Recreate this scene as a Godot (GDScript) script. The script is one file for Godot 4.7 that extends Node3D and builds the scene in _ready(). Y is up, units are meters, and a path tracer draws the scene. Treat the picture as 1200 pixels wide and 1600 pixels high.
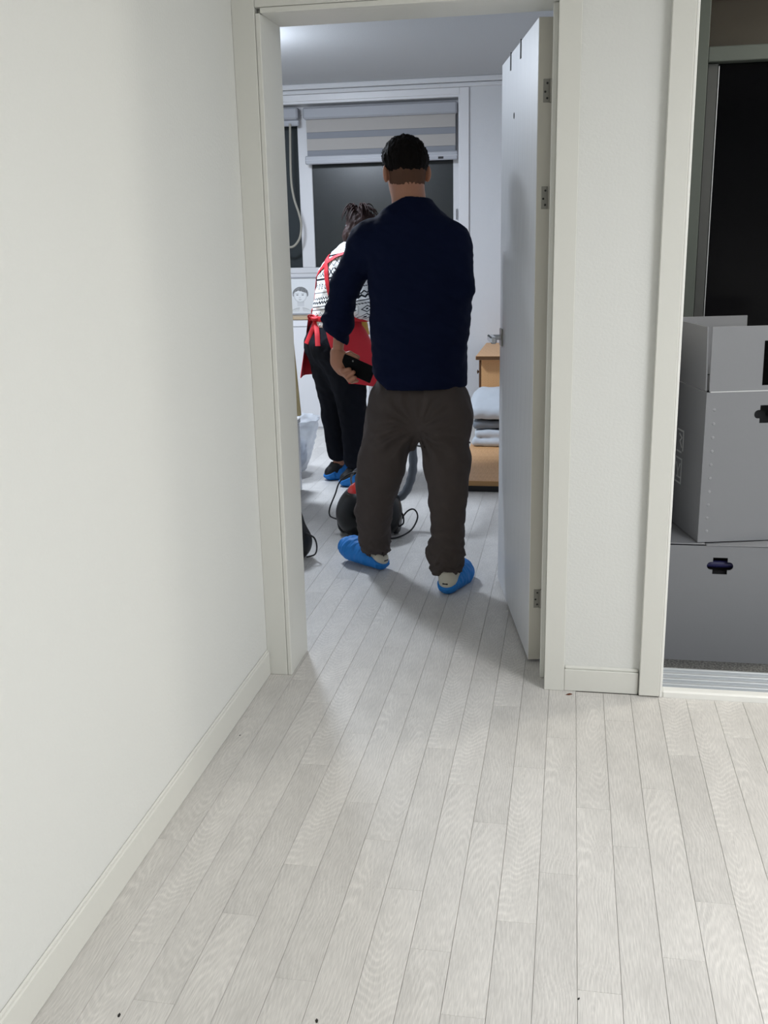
extends Node3D

# ---------------------------------------------------------------- signed distance bodies
class Sdf:
	var h := 0.01
	var o := Vector3.ZERO
	var nx := 0
	var ny := 0
	var nz := 0
	var f := PackedFloat32Array()

	func _init(cell: float, lo: Vector3, hi: Vector3) -> void:
		h = cell
		o = lo
		nx = int(ceil((hi.x - lo.x) / h)) + 1
		ny = int(ceil((hi.y - lo.y) / h)) + 1
		nz = int(ceil((hi.z - lo.z) / h)) + 1
		f.resize(nx * ny * nz)
		f.fill(1.0)

	func span(lo: Vector3, hi: Vector3) -> Array:
		return [maxi(0, int(floor((lo.x - o.x) / h))), mini(nx - 1, int(ceil((hi.x - o.x) / h))), maxi(0, int(floor((lo.y - o.y) / h))), mini(ny - 1, int(ceil((hi.y - o.y) / h))), maxi(0, int(floor((lo.z - o.z) / h))), mini(nz - 1, int(ceil((hi.z - o.z) / h)))]

	# tapered capsule, squashed along flat_dir by flat, joined with blend k; carve takes it away
	func bone(a: Vector3, ra: float, b: Vector3, rb: float, k := 0.03, flat_dir := Vector3.ZERO, flat := 1.0, carve := false) -> void:
		var m := Vector3.ONE * (maxf(ra, rb) + k + 2.5 * h)
		var s := span(a.min(b) - m, a.max(b) + m)
		var ba := b - a
		var l2 := maxf(ba.length_squared(), 1e-9)
		var g := 1.0 / flat - 1.0
		for z in range(s[4], s[5] + 1):
			for y in range(s[2], s[3] + 1):
				var row := (z * ny + y) * nx
				for x in range(s[0], s[1] + 1):
					var p := o + Vector3(x, y, z) * h - a
					var t := clampf(p.dot(ba) / l2, 0.0, 1.0)
					var q := p - ba * t
					if g != 0.0:
						q += flat_dir * (q.dot(flat_dir) * g)
					var d := q.length() - (ra + (rb - ra) * t)
					var e := f[row + x]
					if carve:
						f[row + x] = maxf(e, -d)
					else:
						var w := maxf(k - absf(e - d), 0.0) / k
						f[row + x] = minf(e, d) - w * w * k * 0.25

	func ell(c: Vector3, r: Vector3, turn := Basis(), k := 0.02, carve := false) -> void:
		var m := Vector3.ONE * (maxf(r.x, maxf(r.y, r.z)) + k + 2.5 * h)
		var s := span(c - m, c + m)
		var inv := turn.inverse()
		for z in range(s[4], s[5] + 1):
			for y in range(s[2], s[3] + 1):
				var row := (z * ny + y) * nx
				for x in range(s[0], s[1] + 1):
					var p := inv * (o + Vector3(x, y, z) * h - c)
					var k0 := (p / r).length()
					var k1 := (p / (r * r)).length()
					var d := k0 * (k0 - 1.0) / maxf(k1, 1e-6)
					var e := f[row + x]
					if carve:
						f[row + x] = maxf(e, -d)
					else:
						var w := maxf(k - absf(e - d), 0.0) / k
						f[row + x] = minf(e, d) - w * w * k * 0.25

	# keep what lies behind the plane
	func cut(n: Vector3, at: Vector3) -> void:
		var i := 0
		for z in nz:
			for y in ny:
				for x in nx:
					var d := n.dot(o + Vector3(x, y, z) * h - at)
					if d > f[i]:
						f[i] = d
					i += 1

	func displace(c: Callable) -> void:
		var i := 0
		for z in nz:
			for y in ny:
				for x in nx:
					if absf(f[i]) < 6.0 * h:
						f[i] += c.call(o + Vector3(x, y, z) * h)
					i += 1

	func value(p: Vector3) -> float:
		var q := (p - o) / h
		var x := clampi(int(q.x), 0, nx - 2)
		var y := clampi(int(q.y), 0, ny - 2)
		var z := clampi(int(q.z), 0, nz - 2)
		var u := q.x - x
		var v := q.y - y
		var w := q.z - z
		var i := (z * ny + y) * nx + x
		var j := i + nx * ny
		return lerpf(lerpf(lerpf(f[i], f[i + 1], u), lerpf(f[i + nx], f[i + nx + 1], u), v), lerpf(lerpf(f[j], f[j + 1], u), lerpf(f[j + nx], f[j + nx + 1], u), v), w)

	func grad(p: Vector3) -> Vector3:
		var e := h
		return Vector3(value(p + Vector3(e, 0, 0)) - value(p - Vector3(e, 0, 0)), value(p + Vector3(0, e, 0)) - value(p - Vector3(0, e, 0)), value(p + Vector3(0, 0, e)) - value(p - Vector3(0, 0, e))).normalized()

	# nearest surface point met when walking from p along d
	func hit(p: Vector3, d: Vector3) -> Vector3:
		for i in 120:
			var v := value(p)
			if v < 0.0008:
				break
			p += d * clampf(v * 0.8, 0.001, 0.03)
		return p

	# surface nets into a SurfaceTool; uv is optional, shift moves into the thing's own frame
	func nets(st: SurfaceTool, shift := Vector3.ZERO, uv = null) -> void:
		var where := PackedInt32Array()
		where.resize(nx * ny * nz)
		where.fill(-1)
		var P := PackedVector3Array()
		var N := PackedVector3Array()
		var sy := nx
		var sz := nx * ny
		var offs := [0, 1, sy, sy + 1, sz, sz + 1, sz + sy, sz + sy + 1]
		var pairs := [[0, 1], [2, 3], [4, 5], [6, 7], [0, 2], [1, 3], [4, 6], [5, 7], [0, 4], [1, 5], [2, 6], [3, 7]]
		for z in nz - 1:
			for y in ny - 1:
				var i := z * sz + y * sy - 1
				for x in nx - 1:
					i += 1
					if absf(f[i]) > 5.0 * h:
						continue
					var neg := 0
					for c in 8:
						if f[i + offs[c]] < 0.0:
							neg += 1
					if neg == 0 or neg == 8:
						continue
					var sum := Vector3.ZERO
					var n := 0
					for e in pairs:
						var a := f[i + offs[e[0]]]
						var b := f[i + offs[e[1]]]
						if (a < 0.0) != (b < 0.0):
							var t := a / (a - b)
							var pa := Vector3(e[0] & 1, (e[0] >> 1) & 1, e[0] >> 2)
							var pb := Vector3(e[1] & 1, (e[1] >> 1) & 1, e[1] >> 2)
							sum += pa.lerp(pb, t)
							n += 1
					var p := o + (Vector3(x, y, z) + sum / n) * h
					where[i] = P.size()
					P.append(p)
					N.append(grad(p))
		var idx := PackedInt32Array()
		for z in range(1, nz - 1):
			for y in range(1, ny - 1):
				for x in range(1, nx - 1):
					var i := z * sz + y * sy + x
					var v := f[i]
					if absf(v) > 5.0 * h:
						continue
					if (v < 0.0) != (f[i + 1] < 0.0):
						quad(idx, where, P, N, i, i - sy, i - sy - sz, i - sz)
					if (v < 0.0) != (f[i + sy] < 0.0):
						quad(idx, where, P, N, i, i - 1, i - 1 - sz, i - sz)
					if (v < 0.0) != (f[i + sz] < 0.0):
						quad(idx, where, P, N, i, i - 1, i - 1 - sy, i - sy)
		for k in idx:
			st.set_normal(N[k])
			if uv != null:
				st.set_uv(uv.call(P[k], N[k]))
			st.add_vertex(P[k] - shift)

	func quad(idx: PackedInt32Array, where: PackedInt32Array, P: PackedVector3Array, N: PackedVector3Array, a: int, b: int, c: int, d: int) -> void:
		var q := [where[a], where[b], where[c], where[d]]
		if q.min() < 0:
			return
		var n: Vector3 = (P[q[1]] - P[q[0]]).cross(P[q[2]] - P[q[0]]) + (P[q[2]] - P[q[0]]).cross(P[q[3]] - P[q[0]])
		if n.dot(N[q[0]] + N[q[2]]) > 0.0:
			q.reverse()
		for k in [0, 1, 2, 0, 2, 3]:
			idx.append(q[k])

# ---------------------------------------------------------------- small helpers
var M := {}
var taken := {}
var rng := RandomNumberGenerator.new()

func mb() -> SurfaceTool:
	var st := SurfaceTool.new()
	st.begin(Mesh.PRIMITIVE_TRIANGLES)
	return st

func numbered(called: String) -> String:
	if not taken.has(called):
		taken[called] = 0
		return called
	taken[called] += 1
	return "%s_%03d" % [called, taken[called]]

func tag(o: Node3D, label: String, category: String, group := "", kind := "") -> Node3D:
	if label:
		o.set_meta("label", label)
	if category:
		o.set_meta("category", category)
	if group:
		o.set_meta("group", group)
	if kind:
		o.set_meta("kind", kind)
	return o

func thing(called: String, label: String, category: String, at := Vector3.ZERO, group := "", kind := "") -> Node3D:
	var o := Node3D.new()
	o.name = numbered(called)
	add_child(o, true)
	o.position = at
	tag(o, label, category, group, kind)
	return o

func part(called: String, st, m: Material, parent: Node3D, label := "") -> MeshInstance3D:
	var o := MeshInstance3D.new()
	if parent == self:
		called = numbered(called)
	else:
		var n := called
		var k := 0
		while parent.has_node(NodePath(n)):
			k += 1
			n = "%s_%03d" % [called, k]
		called = n
	o.name = called
	o.mesh = st.commit() if st is SurfaceTool else st
	o.material_override = m
	o.cast_shadow = GeometryInstance3D.SHADOW_CASTING_SETTING_ON
	parent.add_child(o, true)
	if label:
		o.set_meta("label", label)
	return o

# put(): like part(), but the shape is given in world coordinates
func tri(st: SurfaceTool, a: Vector3, b: Vector3, c: Vector3, out: Vector3) -> void:
	var n := (b - a).cross(c - a)
	var pts := [a, b, c]
	if n.dot(out) > 0.0:
		pts = [a, c, b]
	var nn := n.normalized()
	if nn.dot(out) < 0.0:
		nn = -nn
	for p in pts:
		st.set_normal(nn)
		st.set_uv(Vector2.ZERO)
		st.add_vertex(p)

# chamfered box between two corners, then moved by t
func box(st: SurfaceTool, lo: Vector3, hi: Vector3, bev := 0.002, t := Transform3D()) -> void:
	var c := (lo + hi) * 0.5
	var e := (hi - lo) * 0.5
	bev = minf(bev, minf(e.x, minf(e.y, e.z)) * 0.9)
	var V := func(ax: int, s: Vector3) -> Vector3:
		var p := Vector3(s.x * (e.x - bev), s.y * (e.y - bev), s.z * (e.z - bev))
		p[ax] = s[ax] * e[ax]
		return t * (c + p)
	for ax in 3:
		var u := (ax + 1) % 3
		var v := (ax + 2) % 3
		for sg in [-1.0, 1.0]:
			var q := []
			for k in [[-1, -1], [1, -1], [1, 1], [-1, 1]]:
				var s := Vector3.ZERO
				s[ax] = sg
				s[u] = k[0]
				s[v] = k[1]
				q.append(V.call(ax, s))
			var n := Vector3.ZERO
			n[ax] = sg
			n = t.basis * n
			tri(st, q[0], q[1], q[2], n)
			tri(st, q[0], q[2], q[3], n)
	if bev <= 0.0:
		return
	for ax in 3:
		var u := (ax + 1) % 3
		var v := (ax + 2) % 3
		for k in [[-1, -1], [1, -1], [1, 1], [-1, 1]]:
			var s0 := Vector3.ZERO
			s0[u] = k[0]
			s0[v] = k[1]
			var s1 := s0
			s0[ax] = -1
			s1[ax] = 1
			var n := Vector3.ZERO
			n[u] = k[0]
			n[v] = k[1]
			n = t.basis * n
			var a: Vector3 = V.call(u, s0)
			var b: Vector3 = V.call(u, s1)
			var c2: Vector3 = V.call(v, s1)
			var d: Vector3 = V.call(v, s0)
			tri(st, a, b, c2, n)
			tri(st, a, c2, d, n)
	for sx in [-1.0, 1.0]:
		for sy in [-1.0, 1.0]:
			for sz in [-1.0, 1.0]:
				var s := Vector3(sx, sy, sz)
				tri(st, V.call(0, s), V.call(1, s), V.call(2, s), t.basis * s)

func bx(lo: Vector3, hi: Vector3, bev := 0.002) -> SurfaceTool:
	var st := mb()
	box(st, lo, hi, bev)
	return st

func smooth(pts: Array, each := 6) -> PackedVector3Array:
	var out := PackedVector3Array()
	for i in pts.size() - 1:
		var a: Vector3 = pts[maxi(i - 1, 0)]
		var b: Vector3 = pts[i]
		var c: Vector3 = pts[i + 1]
		var d: Vector3 = pts[mini(i + 2, pts.size() - 1)]
		for k in each:
			out.append(b.cubic_interpolate(c, a, d, float(k) / each))
	out.append(pts[-1])
	return out

# round or elliptic tube; r is a float or a function of t; up gives the direction of the second half-axis
func tube(st: SurfaceTool, pts: PackedVector3Array, r, sides := 8, flat := 1.0, ups := []) -> void:
	var n := pts.size()
	var ring := []
	var side := Vector3.ZERO
	for i in n:
		var d := (pts[mini(i + 1, n - 1)] - pts[maxi(i - 1, 0)]).normalized()
		if ups.size():
			side = (ups[i] as Vector3).cross(d).normalized()
		elif i == 0:
			side = d.cross(Vector3.UP if absf(d.y) < 0.9 else Vector3.RIGHT).normalized()
		else:
			side = (side - d * side.dot(d)).normalized()
		var up := d.cross(side).normalized()
		var rad: float = r if r is float else r.call(float(i) / (n - 1))
		var row := []
		for k in sides + 1:
			var a := TAU * k / sides
			row.append([pts[i] + side * cos(a) * rad + up * sin(a) * rad * flat, (side * cos(a) * flat + up * sin(a)).normalized()])
		ring.append(row)
	for i in n - 1:
		for k in sides:
			var q := [ring[i][k], ring[i][k + 1], ring[i + 1][k + 1], ring[i + 1][k]]
			var nn: Vector3 = (q[1][0] - q[0][0]).cross(q[2][0] - q[0][0])
			var order := [0, 1, 2, 0, 2, 3] if nn.dot(q[0][1]) < 0.0 else [0, 2, 1, 0, 3, 2]
			for j in order:
				st.set_normal(q[j][1])
				st.set_uv(Vector2.ZERO)
				st.add_vertex(q[j][0])
	for e in [0, n - 1]:
		var out := pts[e] - pts[1 if e == 0 else n - 2]
		for k in sides:
			tri(st, pts[e], ring[e][k][0], ring[e][k + 1][0], out)

# turned shape about y
func lathe(st: SurfaceTool, prof: Array, sides := 32, t := Transform3D()) -> void:
	for i in prof.size() - 1:
		var a: Vector2 = prof[i]
		var b: Vector2 = prof[i + 1]
		var d := (b - a).normalized()
		for k in sides:
			var a0 := TAU * k / sides
			var a1 := TAU * (k + 1) / sides
			var q := []
			for w in [[a, a0], [a, a1], [b, a1], [b, a0]]:
				q.append(t * Vector3(w[0].x * cos(w[1]), w[0].y, w[0].x * sin(w[1])))
			var am := (a0 + a1) * 0.5
			var out := t.basis * Vector3(d.y * cos(am), -d.x, d.y * sin(am))
			if (q[0] - q[1]).length() > 1e-6:
				tri(st, q[0], q[1], q[2], out)
			if (q[2] - q[3]).length() > 1e-6:
				tri(st, q[0], q[2], q[3], out)

# grid of points [row][col] as a smooth sheet with uv
func sheet(st: SurfaceTool, g: Array, up := Vector3.UP) -> void:
	var R := g.size()
	var C: int = g[0].size()
	var nrm := func(i: int, j: int) -> Vector3:
		var n: Vector3 = (g[i][mini(j + 1, C - 1)] - g[i][maxi(j - 1, 0)]).cross(g[mini(i + 1, R - 1)][j] - g[maxi(i - 1, 0)][j]).normalized()
		return n
	for i in R - 1:
		for j in C - 1:
			var q := [[i, j], [i, j + 1], [i + 1, j + 1], [i + 1, j]]
			for k in [0, 2, 1, 0, 3, 2]:
				st.set_normal(nrm.call(q[k][0], q[k][1]))
				st.set_uv(Vector2(float(q[k][1]) / (C - 1), float(q[k][0]) / (R - 1)))
				st.add_vertex(g[q[k][0]][q[k][1]])

func flat_mat(c: Color, rough := 0.6, metal := 0.0, spec := 0.5) -> StandardMaterial3D:
	var m := StandardMaterial3D.new()
	m.albedo_color = c
	m.roughness = rough
	m.metallic = metal
	m.metallic_specular = spec
	return m

func rgb(r: int, g: int, b: int) -> Color:
	return Color(r / 255.0, g / 255.0, b / 255.0)

func noise_tex(freq: float, octaves: int, normal: bool, strength := 2.0, size := 256, sd := 1) -> NoiseTexture2D:
	var n := FastNoiseLite.new()
	n.seed = sd
	n.noise_type = FastNoiseLite.TYPE_SIMPLEX_SMOOTH
	n.frequency = freq
	n.fractal_octaves = octaves
	var t := NoiseTexture2D.new()
	t.width = size
	t.height = size
	t.seamless = true
	t.noise = n
	t.as_normal_map = normal
	t.bump_strength = strength
	return t

func tone_tex(freq: float, a: Color, b: Color, sd := 3, octaves := 4) -> NoiseTexture2D:
	var t := noise_tex(freq, octaves, false, 1.0, 256, sd)
	var g := Gradient.new()
	g.set_color(0, a)
	g.set_color(1, b)
	t.color_ramp = g
	return t

func grainy(m: StandardMaterial3D, freq: float, scale: float, strength: float, world := true) -> StandardMaterial3D:
	m.normal_enabled = true
	m.normal_texture = noise_tex(freq, 3, true, 3.0)
	m.normal_scale = strength
	m.uv1_triplanar = true
	m.uv1_world_triplanar = world
	m.uv1_scale = Vector3.ONE * scale
	return m

func wood_mat(a: Color, b: Color, scale: Vector3, rough := 0.45) -> StandardMaterial3D:
	var m := flat_mat(Color.WHITE, rough)
	m.albedo_texture = tone_tex(0.02, a, b, 9)
	m.uv1_triplanar = true
	m.uv1_scale = scale
	return m

func soft_noise(freq: float, sd := 5, octaves := 2) -> FastNoiseLite:
	var n := FastNoiseLite.new()
	n.seed = sd
	n.noise_type = FastNoiseLite.TYPE_SIMPLEX_SMOOTH
	n.frequency = freq
	n.fractal_octaves = octaves
	return n

# ---------------------------------------------------------------- main
const ROOM_H := 2.53
const BACK := -4.75

func _ready() -> void:
	rng.seed = 7
	# camera, sky, exposure
	var cam := Camera3D.new()
	cam.name = "camera"
	cam.position = Vector3(0.98685, 1.43448, 3.05169)
	cam.basis = Basis.from_euler(Vector3(deg_to_rad(-15.29089), deg_to_rad(10.61376), deg_to_rad(-1.26993)))
	cam.fov = 53.8687
	cam.near = 0.05
	cam.current = true
	add_child(cam)
	var env := Environment.new()
	env.background_mode = Environment.BG_COLOR
	env.background_color = Color(0.012, 0.014, 0.018)
	env.tonemap_mode = Environment.TONE_MAPPER_LINEAR
	env.tonemap_exposure = 1.0
	env.sdfgi_enabled = true
	env.ssao_enabled = true
	env.ssil_enabled = true
	var we := WorldEnvironment.new()
	we.name = "environment"
	we.environment = env
	add_child(we)
	make_materials()
	hall_lamp("hall_lamp", Vector3(2.9, ROOM_H, 2.0), Color(0.985, 0.99, 1.0), 7.4, "square white ceiling panel lamp of the hall")
	room_lamp()
	added_vestibule_lamp()
	shell()
	floor_planks()
	door_frame()
	door_leaf()
	vestibule()
	window_room()
	man()
	woman()
	boxes()
	furniture()
	vacuum()
	small_things()

func make_materials() -> void:
	M.wall = grainy(flat_mat(rgb(225, 226, 223), 0.75, 0.0, 0.3), 0.05, 6.0, 0.25)
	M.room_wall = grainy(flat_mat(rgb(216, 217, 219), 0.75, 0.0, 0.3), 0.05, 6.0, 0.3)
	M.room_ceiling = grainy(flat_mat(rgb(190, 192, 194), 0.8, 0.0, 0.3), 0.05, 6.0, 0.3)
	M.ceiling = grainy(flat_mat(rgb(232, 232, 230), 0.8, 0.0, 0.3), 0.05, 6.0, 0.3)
	M.trim = grainy(flat_mat(rgb(221, 221, 215), 0.42), 0.03, 3.0, 0.08)
	M.pvc = flat_mat(rgb(226, 226, 228), 0.35)
	M.strip = flat_mat(rgb(240, 240, 236), 0.3)
	M.door = wood_mat(rgb(214, 215, 217), rgb(226, 227, 229), Vector3(10, 0.6, 10), 0.42)
	M.door_edge = flat_mat(rgb(205, 202, 192), 0.5)
	M.steel = flat_mat(rgb(150, 148, 142), 0.32, 0.9)
	M.chrome = flat_mat(rgb(205, 205, 208), 0.15, 1.0)
	M.black = flat_mat(rgb(20, 20, 22), 0.5)
	M.gloss_black = flat_mat(rgb(9, 9, 10), 0.3, 0.0, 0.35)
	M.alu = flat_mat(rgb(200, 204, 208), 0.35, 0.5)
	M.frame_grey = flat_mat(rgb(84, 90, 87), 0.5, 0.0, 0.3)
	M.frame_dark = flat_mat(rgb(60, 62, 62), 0.45)
	M.box = grainy(flat_mat(rgb(130, 132, 137), 0.5), 0.03, 8.0, 0.06)
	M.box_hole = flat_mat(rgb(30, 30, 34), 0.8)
	M.box_blue = flat_mat(rgb(22, 22, 70), 0.5)
	M.tan = wood_mat(rgb(196, 176, 128), rgb(210, 190, 142), Vector3(14, 0.8, 14), 0.5)
	M.oak = wood_mat(rgb(206, 154, 102), rgb(232, 184, 132), Vector3(26, 26, 2.2), 0.42)
	M.oak_edge = flat_mat(rgb(176, 134, 84), 0.5)
	M.oak_dark = flat_mat(rgb(96, 66, 38), 0.5)
	M.cloth_grey = grainy(flat_mat(rgb(196, 202, 208), 0.9, 0.0, 0.2), 0.09, 20.0, 0.4)
	M.cloth_dark = grainy(flat_mat(rgb(128, 134, 140), 0.9, 0.0, 0.2), 0.09, 20.0, 0.4)
	M.skin = grainy(flat_mat(rgb(178, 126, 100), 0.5, 0.0, 0.4), 0.08, 25.0, 0.15)
	M.skin.subsurf_scatter_enabled = true
	M.skin.subsurf_scatter_strength = 0.08
	M.navy = grainy(flat_mat(rgb(10, 18, 44), 0.85, 0.0, 0.25), 0.12, 30.0, 0.35)
	M.trousers = grainy(flat_mat(rgb(78, 70, 67), 0.85, 0.0, 0.25), 0.1, 30.0, 0.35)
	M.jeans = grainy(flat_mat(rgb(20, 22, 30), 0.85, 0.0, 0.25), 0.1, 30.0, 0.35)
	M.hair = grainy(flat_mat(rgb(19, 15, 13), 0.75, 0.0, 0.2), 0.12, 40.0, 0.8)
	M.hair_brown = flat_mat(rgb(44, 28, 26), 0.6, 0.0, 0.3)
	M.cover = grainy(flat_mat(rgb(24, 124, 206), 0.6), 0.08, 16.0, 0.5)
	M.shoe = flat_mat(rgb(206, 200, 184), 0.7)
	M.red = grainy(flat_mat(rgb(206, 30, 46), 0.65), 0.08, 16.0, 0.25)
	M.yellow = flat_mat(rgb(196, 150, 40), 0.6)
	M.hose = flat_mat(rgb(92, 98, 106), 0.4)
	M.cord = flat_mat(rgb(28, 28, 30), 0.5)
	M.cord_grey = flat_mat(rgb(88, 88, 92), 0.5)
	M.stone = flat_mat(Color.WHITE, 0.6)
	M.stone.albedo_texture = tone_tex(0.07, rgb(40, 40, 40), rgb(150, 150, 147), 21, 4)
	M.stone.uv1_triplanar = true
	M.stone.uv1_world_triplanar = true
	M.stone.uv1_scale = Vector3.ONE * 5.0
	M.shell = flat_mat(rgb(200, 200, 198), 0.9)
	M.lamp = flat_mat(Color.WHITE, 0.5)
	M.lamp.emission_enabled = true
	M.lamp.emission = Color(1, 1, 1)
	M.lamp.emission_energy_multiplier = 2.5

# ---------------------------------------------------------------- lamps
func hall_lamp(called: String, at: Vector3, c: Color, energy: float, label: String) -> void:
	var t := thing(called, label, "ceiling lamp", at)
	part("lamp_frame", bx(Vector3(-0.52, -0.07, -0.52), Vector3(0.52, 0.0, 0.52), 0.01), M.pvc, t)
	part("diffuser", bx(Vector3(-0.49, -0.085, -0.49), Vector3(0.49, -0.07, 0.49), 0.003), M.lamp, t)
	var l := AreaLight3D.new()
	l.name = "panel_light"
	l.area_size = Vector2(0.96, 0.96)
	l.light_energy = energy
	l.light_color = c
	l.area_range = 12.0
	l.area_attenuation = 2.0
	l.shadow_enabled = true
	l.position = Vector3(0, -0.095, 0)
	l.rotation_degrees = Vector3(-90, 0, 0)
	t.add_child(l)

func room_lamp() -> void:
	var t := thing("ceiling_lamp", "round white drum ceiling lamp of the bedroom", "ceiling lamp", Vector3(-1.02, ROOM_H, -2.75))
	part("lamp_base", bx(Vector3(-0.17, -0.03, -0.17), Vector3(0.17, 0, 0.17), 0.01), M.pvc, t)
	var st := mb()
	lathe(st, [Vector2(0.0, -0.12), Vector2(0.2, -0.12), Vector2(0.225, -0.105), Vector2(0.23, -0.09), Vector2(0.23, -0.035), Vector2(0.0, -0.03)], 40)
	part("diffuser", st, M.lamp, t)
	var l := OmniLight3D.new()
	l.name = "drum_light"
	l.light_energy = 1.45
	l.light_color = Color(0.895, 0.94, 1.0)
	l.light_size = 0.2
	l.omni_range = 12.0
	l.omni_attenuation = 2.0
	l.shadow_enabled = true
	l.position = Vector3(0, -0.085, 0)
	t.add_child(l)
	var d := AreaLight3D.new()
	d.name = "down_light"
	d.area_size = Vector2(0.38, 0.38)
	d.light_energy = 4.7
	d.light_color = l.light_color
	d.area_range = 12.0
	d.area_attenuation = 2.0
	d.shadow_enabled = true
	d.position = Vector3(0, -0.13, 0)
	d.rotation_degrees = Vector3(-90, 0, 0)
	t.add_child(d)

func added_vestibule_lamp() -> void:  # added out-of-view lamp, stands in for the bright patch on the hall floor
	var t := thing("added_lamp", "added unseen lamp on the vestibule ceiling to brighten the hall floor", "ceiling lamp", Vector3(2.65, 2.4, -0.75))
	var st := mb()
	lathe(st, [Vector2(0.0, -0.06), Vector2(0.06, -0.055), Vector2(0.09, -0.03), Vector2(0.1, 0.0)], 24)
	part("diffuser", st, M.lamp, t)
	var l := OmniLight3D.new()
	l.name = "added_light"
	l.light_energy = 1.5
	l.light_color = Color(1.0, 0.975, 0.92)
	l.light_size = 0.1
	l.omni_range = 8.0
	l.omni_attenuation = 2.0
	l.shadow_enabled = true
	l.position = Vector3(0, -0.03, 0)
	t.add_child(l)

# ---------------------------------------------------------------- the rooms
func structure(called: String, st, m: Material, label: String, category: String) -> MeshInstance3D:
	var o := part(called, st, m, self)
	tag(o, label, category, "", "structure")
	return o

func boxes_of(list: Array, bev := 0.0) -> SurfaceTool:
	var st := mb()
	for b in list:
		box(st, Vector3(b[0], b[2], b[4]), Vector3(b[1], b[3], b[5]), bev)
	return st

func shell() -> void:
	var top := ROOM_H
	structure("wall_left", boxes_of([[-0.12, 0.0, 0.0, top, -0.015, 5.0]]), M.wall, "plain off-white papered wall along the left of the hall", "wall")
	structure("wall_front", boxes_of([[-3.1, 0.07, 0, top, -0.2, -0.016], [0.945, 1.25, 0, top, -0.2, -0.016], [0.07, 0.945, 2.075, top, -0.2, -0.016], [1.25, 3.3, 2.25, top, -0.2, -0.016], [3.3, 4.3, 0, top, -0.2, -0.016]]), M.wall, "off-white wall between hall and bedroom with the narrow panel beside the doorway", "wall")
	structure("wall_right", boxes_of([[4.2, 4.32, 0, top, -0.016, 5.0]]), M.wall, "off-white wall at the far right of the hall", "wall")
	structure("wall_behind", boxes_of([[-0.12, 4.32, 0, top, 5.0, 5.12]]), M.wall, "off-white wall behind the viewer", "wall")
	structure("ceiling", boxes_of([[-0.12, 4.32, top, top + 0.1, -0.2, 5.12]]), M.ceiling, "plain white hall ceiling", "ceiling")
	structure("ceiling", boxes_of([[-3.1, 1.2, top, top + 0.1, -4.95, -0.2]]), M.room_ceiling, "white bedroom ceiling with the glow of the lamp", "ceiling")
	# bedroom
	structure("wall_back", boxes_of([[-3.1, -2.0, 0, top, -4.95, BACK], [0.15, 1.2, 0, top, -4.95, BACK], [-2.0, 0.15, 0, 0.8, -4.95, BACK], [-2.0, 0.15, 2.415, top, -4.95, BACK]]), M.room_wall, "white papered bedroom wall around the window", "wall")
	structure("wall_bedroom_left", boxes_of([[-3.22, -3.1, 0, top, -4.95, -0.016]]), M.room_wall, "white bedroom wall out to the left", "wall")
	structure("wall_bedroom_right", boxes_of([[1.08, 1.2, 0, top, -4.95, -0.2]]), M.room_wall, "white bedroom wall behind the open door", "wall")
	# cove moulding under the bedroom ceiling
	var st := mb()
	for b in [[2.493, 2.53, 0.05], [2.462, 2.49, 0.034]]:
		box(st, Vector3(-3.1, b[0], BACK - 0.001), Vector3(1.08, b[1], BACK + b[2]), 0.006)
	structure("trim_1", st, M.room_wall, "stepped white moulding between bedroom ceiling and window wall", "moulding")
	# baseboards
	var bb := mb()
	box(bb, Vector3(-0.001, 0, 0.004), Vector3(0.010, 0.084, 5.0), 0.003)
	box(bb, Vector3(-0.001, 0.08, 0.004), Vector3(0.006, 0.092, 5.0), 0.003)
	structure("baseboard_left", bb, M.trim, "low white baseboard along the left wall", "baseboard")
	bb = mb()
	box(bb, Vector3(0.9955, 0, -0.02), Vector3(1.228, 0.074, -0.002), 0.002)
	box(bb, Vector3(0.9955, 0.072, -0.02), Vector3(1.228, 0.084, -0.007), 0.004)
	structure("baseboard_front", bb, M.trim, "short white baseboard between the two door frames", "baseboard")
	bb = bx(Vector3(0.155, 0, BACK - 0.001), Vector3(1.08, 0.08, BACK + 0.012), 0.002)
	structure("baseboard_back", bb, M.trim, "white baseboard under the bedroom window wall", "baseboard")

func plank_texture() -> ImageTexture:
	var W := 576
	var H := 1024
	var im := Image.create(W, H, false, Image.FORMAT_RGB8)
	var big := soft_noise(0.02, 11, 2)
	var fine := soft_noise(0.5, 12, 2)
	for v in 6:
		var tone := [0.0, -0.012, 0.010, -0.02, 0.016, 0.004][v] as float
		var cx: float = 48.0 + [5.0, -60.0, 20.0, 70.0, -15.0, -40.0][v]
		var cy := [300.0, 900.0, 650.0, 400.0, 120.0, 760.0][v] as float
		var open := [0.16, 0.05, 0.12, 0.035, 0.2, 0.06][v] as float
		for y in H:
			var wob := big.get_noise_2d(v * 300.0, y * 0.09) * 14.0
			for x in 96:
				var dx: float = x - cx + wob
				var r := sqrt(dx * dx + pow((y - cy) * open, 2.0)) + big.get_noise_2d(x * 0.7 + v * 500.0, y * 0.07) * 9.0
				var ring := pow(0.5 + 0.5 * sin(r * 0.85), 2.0) * (0.55 + 0.9 * big.get_noise_2d(x * 0.4 + v * 90.0, y * 0.1 + 400.0))
				var streak := fine.get_noise_2d(x * 1.3 + v * 900.0 + wob * 0.5, y * 0.022)
				var blot := big.get_noise_2d(x * 0.5 + v * 70.0, y * 0.12 + 900.0)
				var k := 0.83 + tone + ring * 0.042 + streak * 0.075 + blot * 0.025 - 0.02
				im.set_pixel(v * 96 + x, y, Color(k * 1.0, k * 0.986, k * 0.966))
	return ImageTexture.create_from_image(im)

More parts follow.
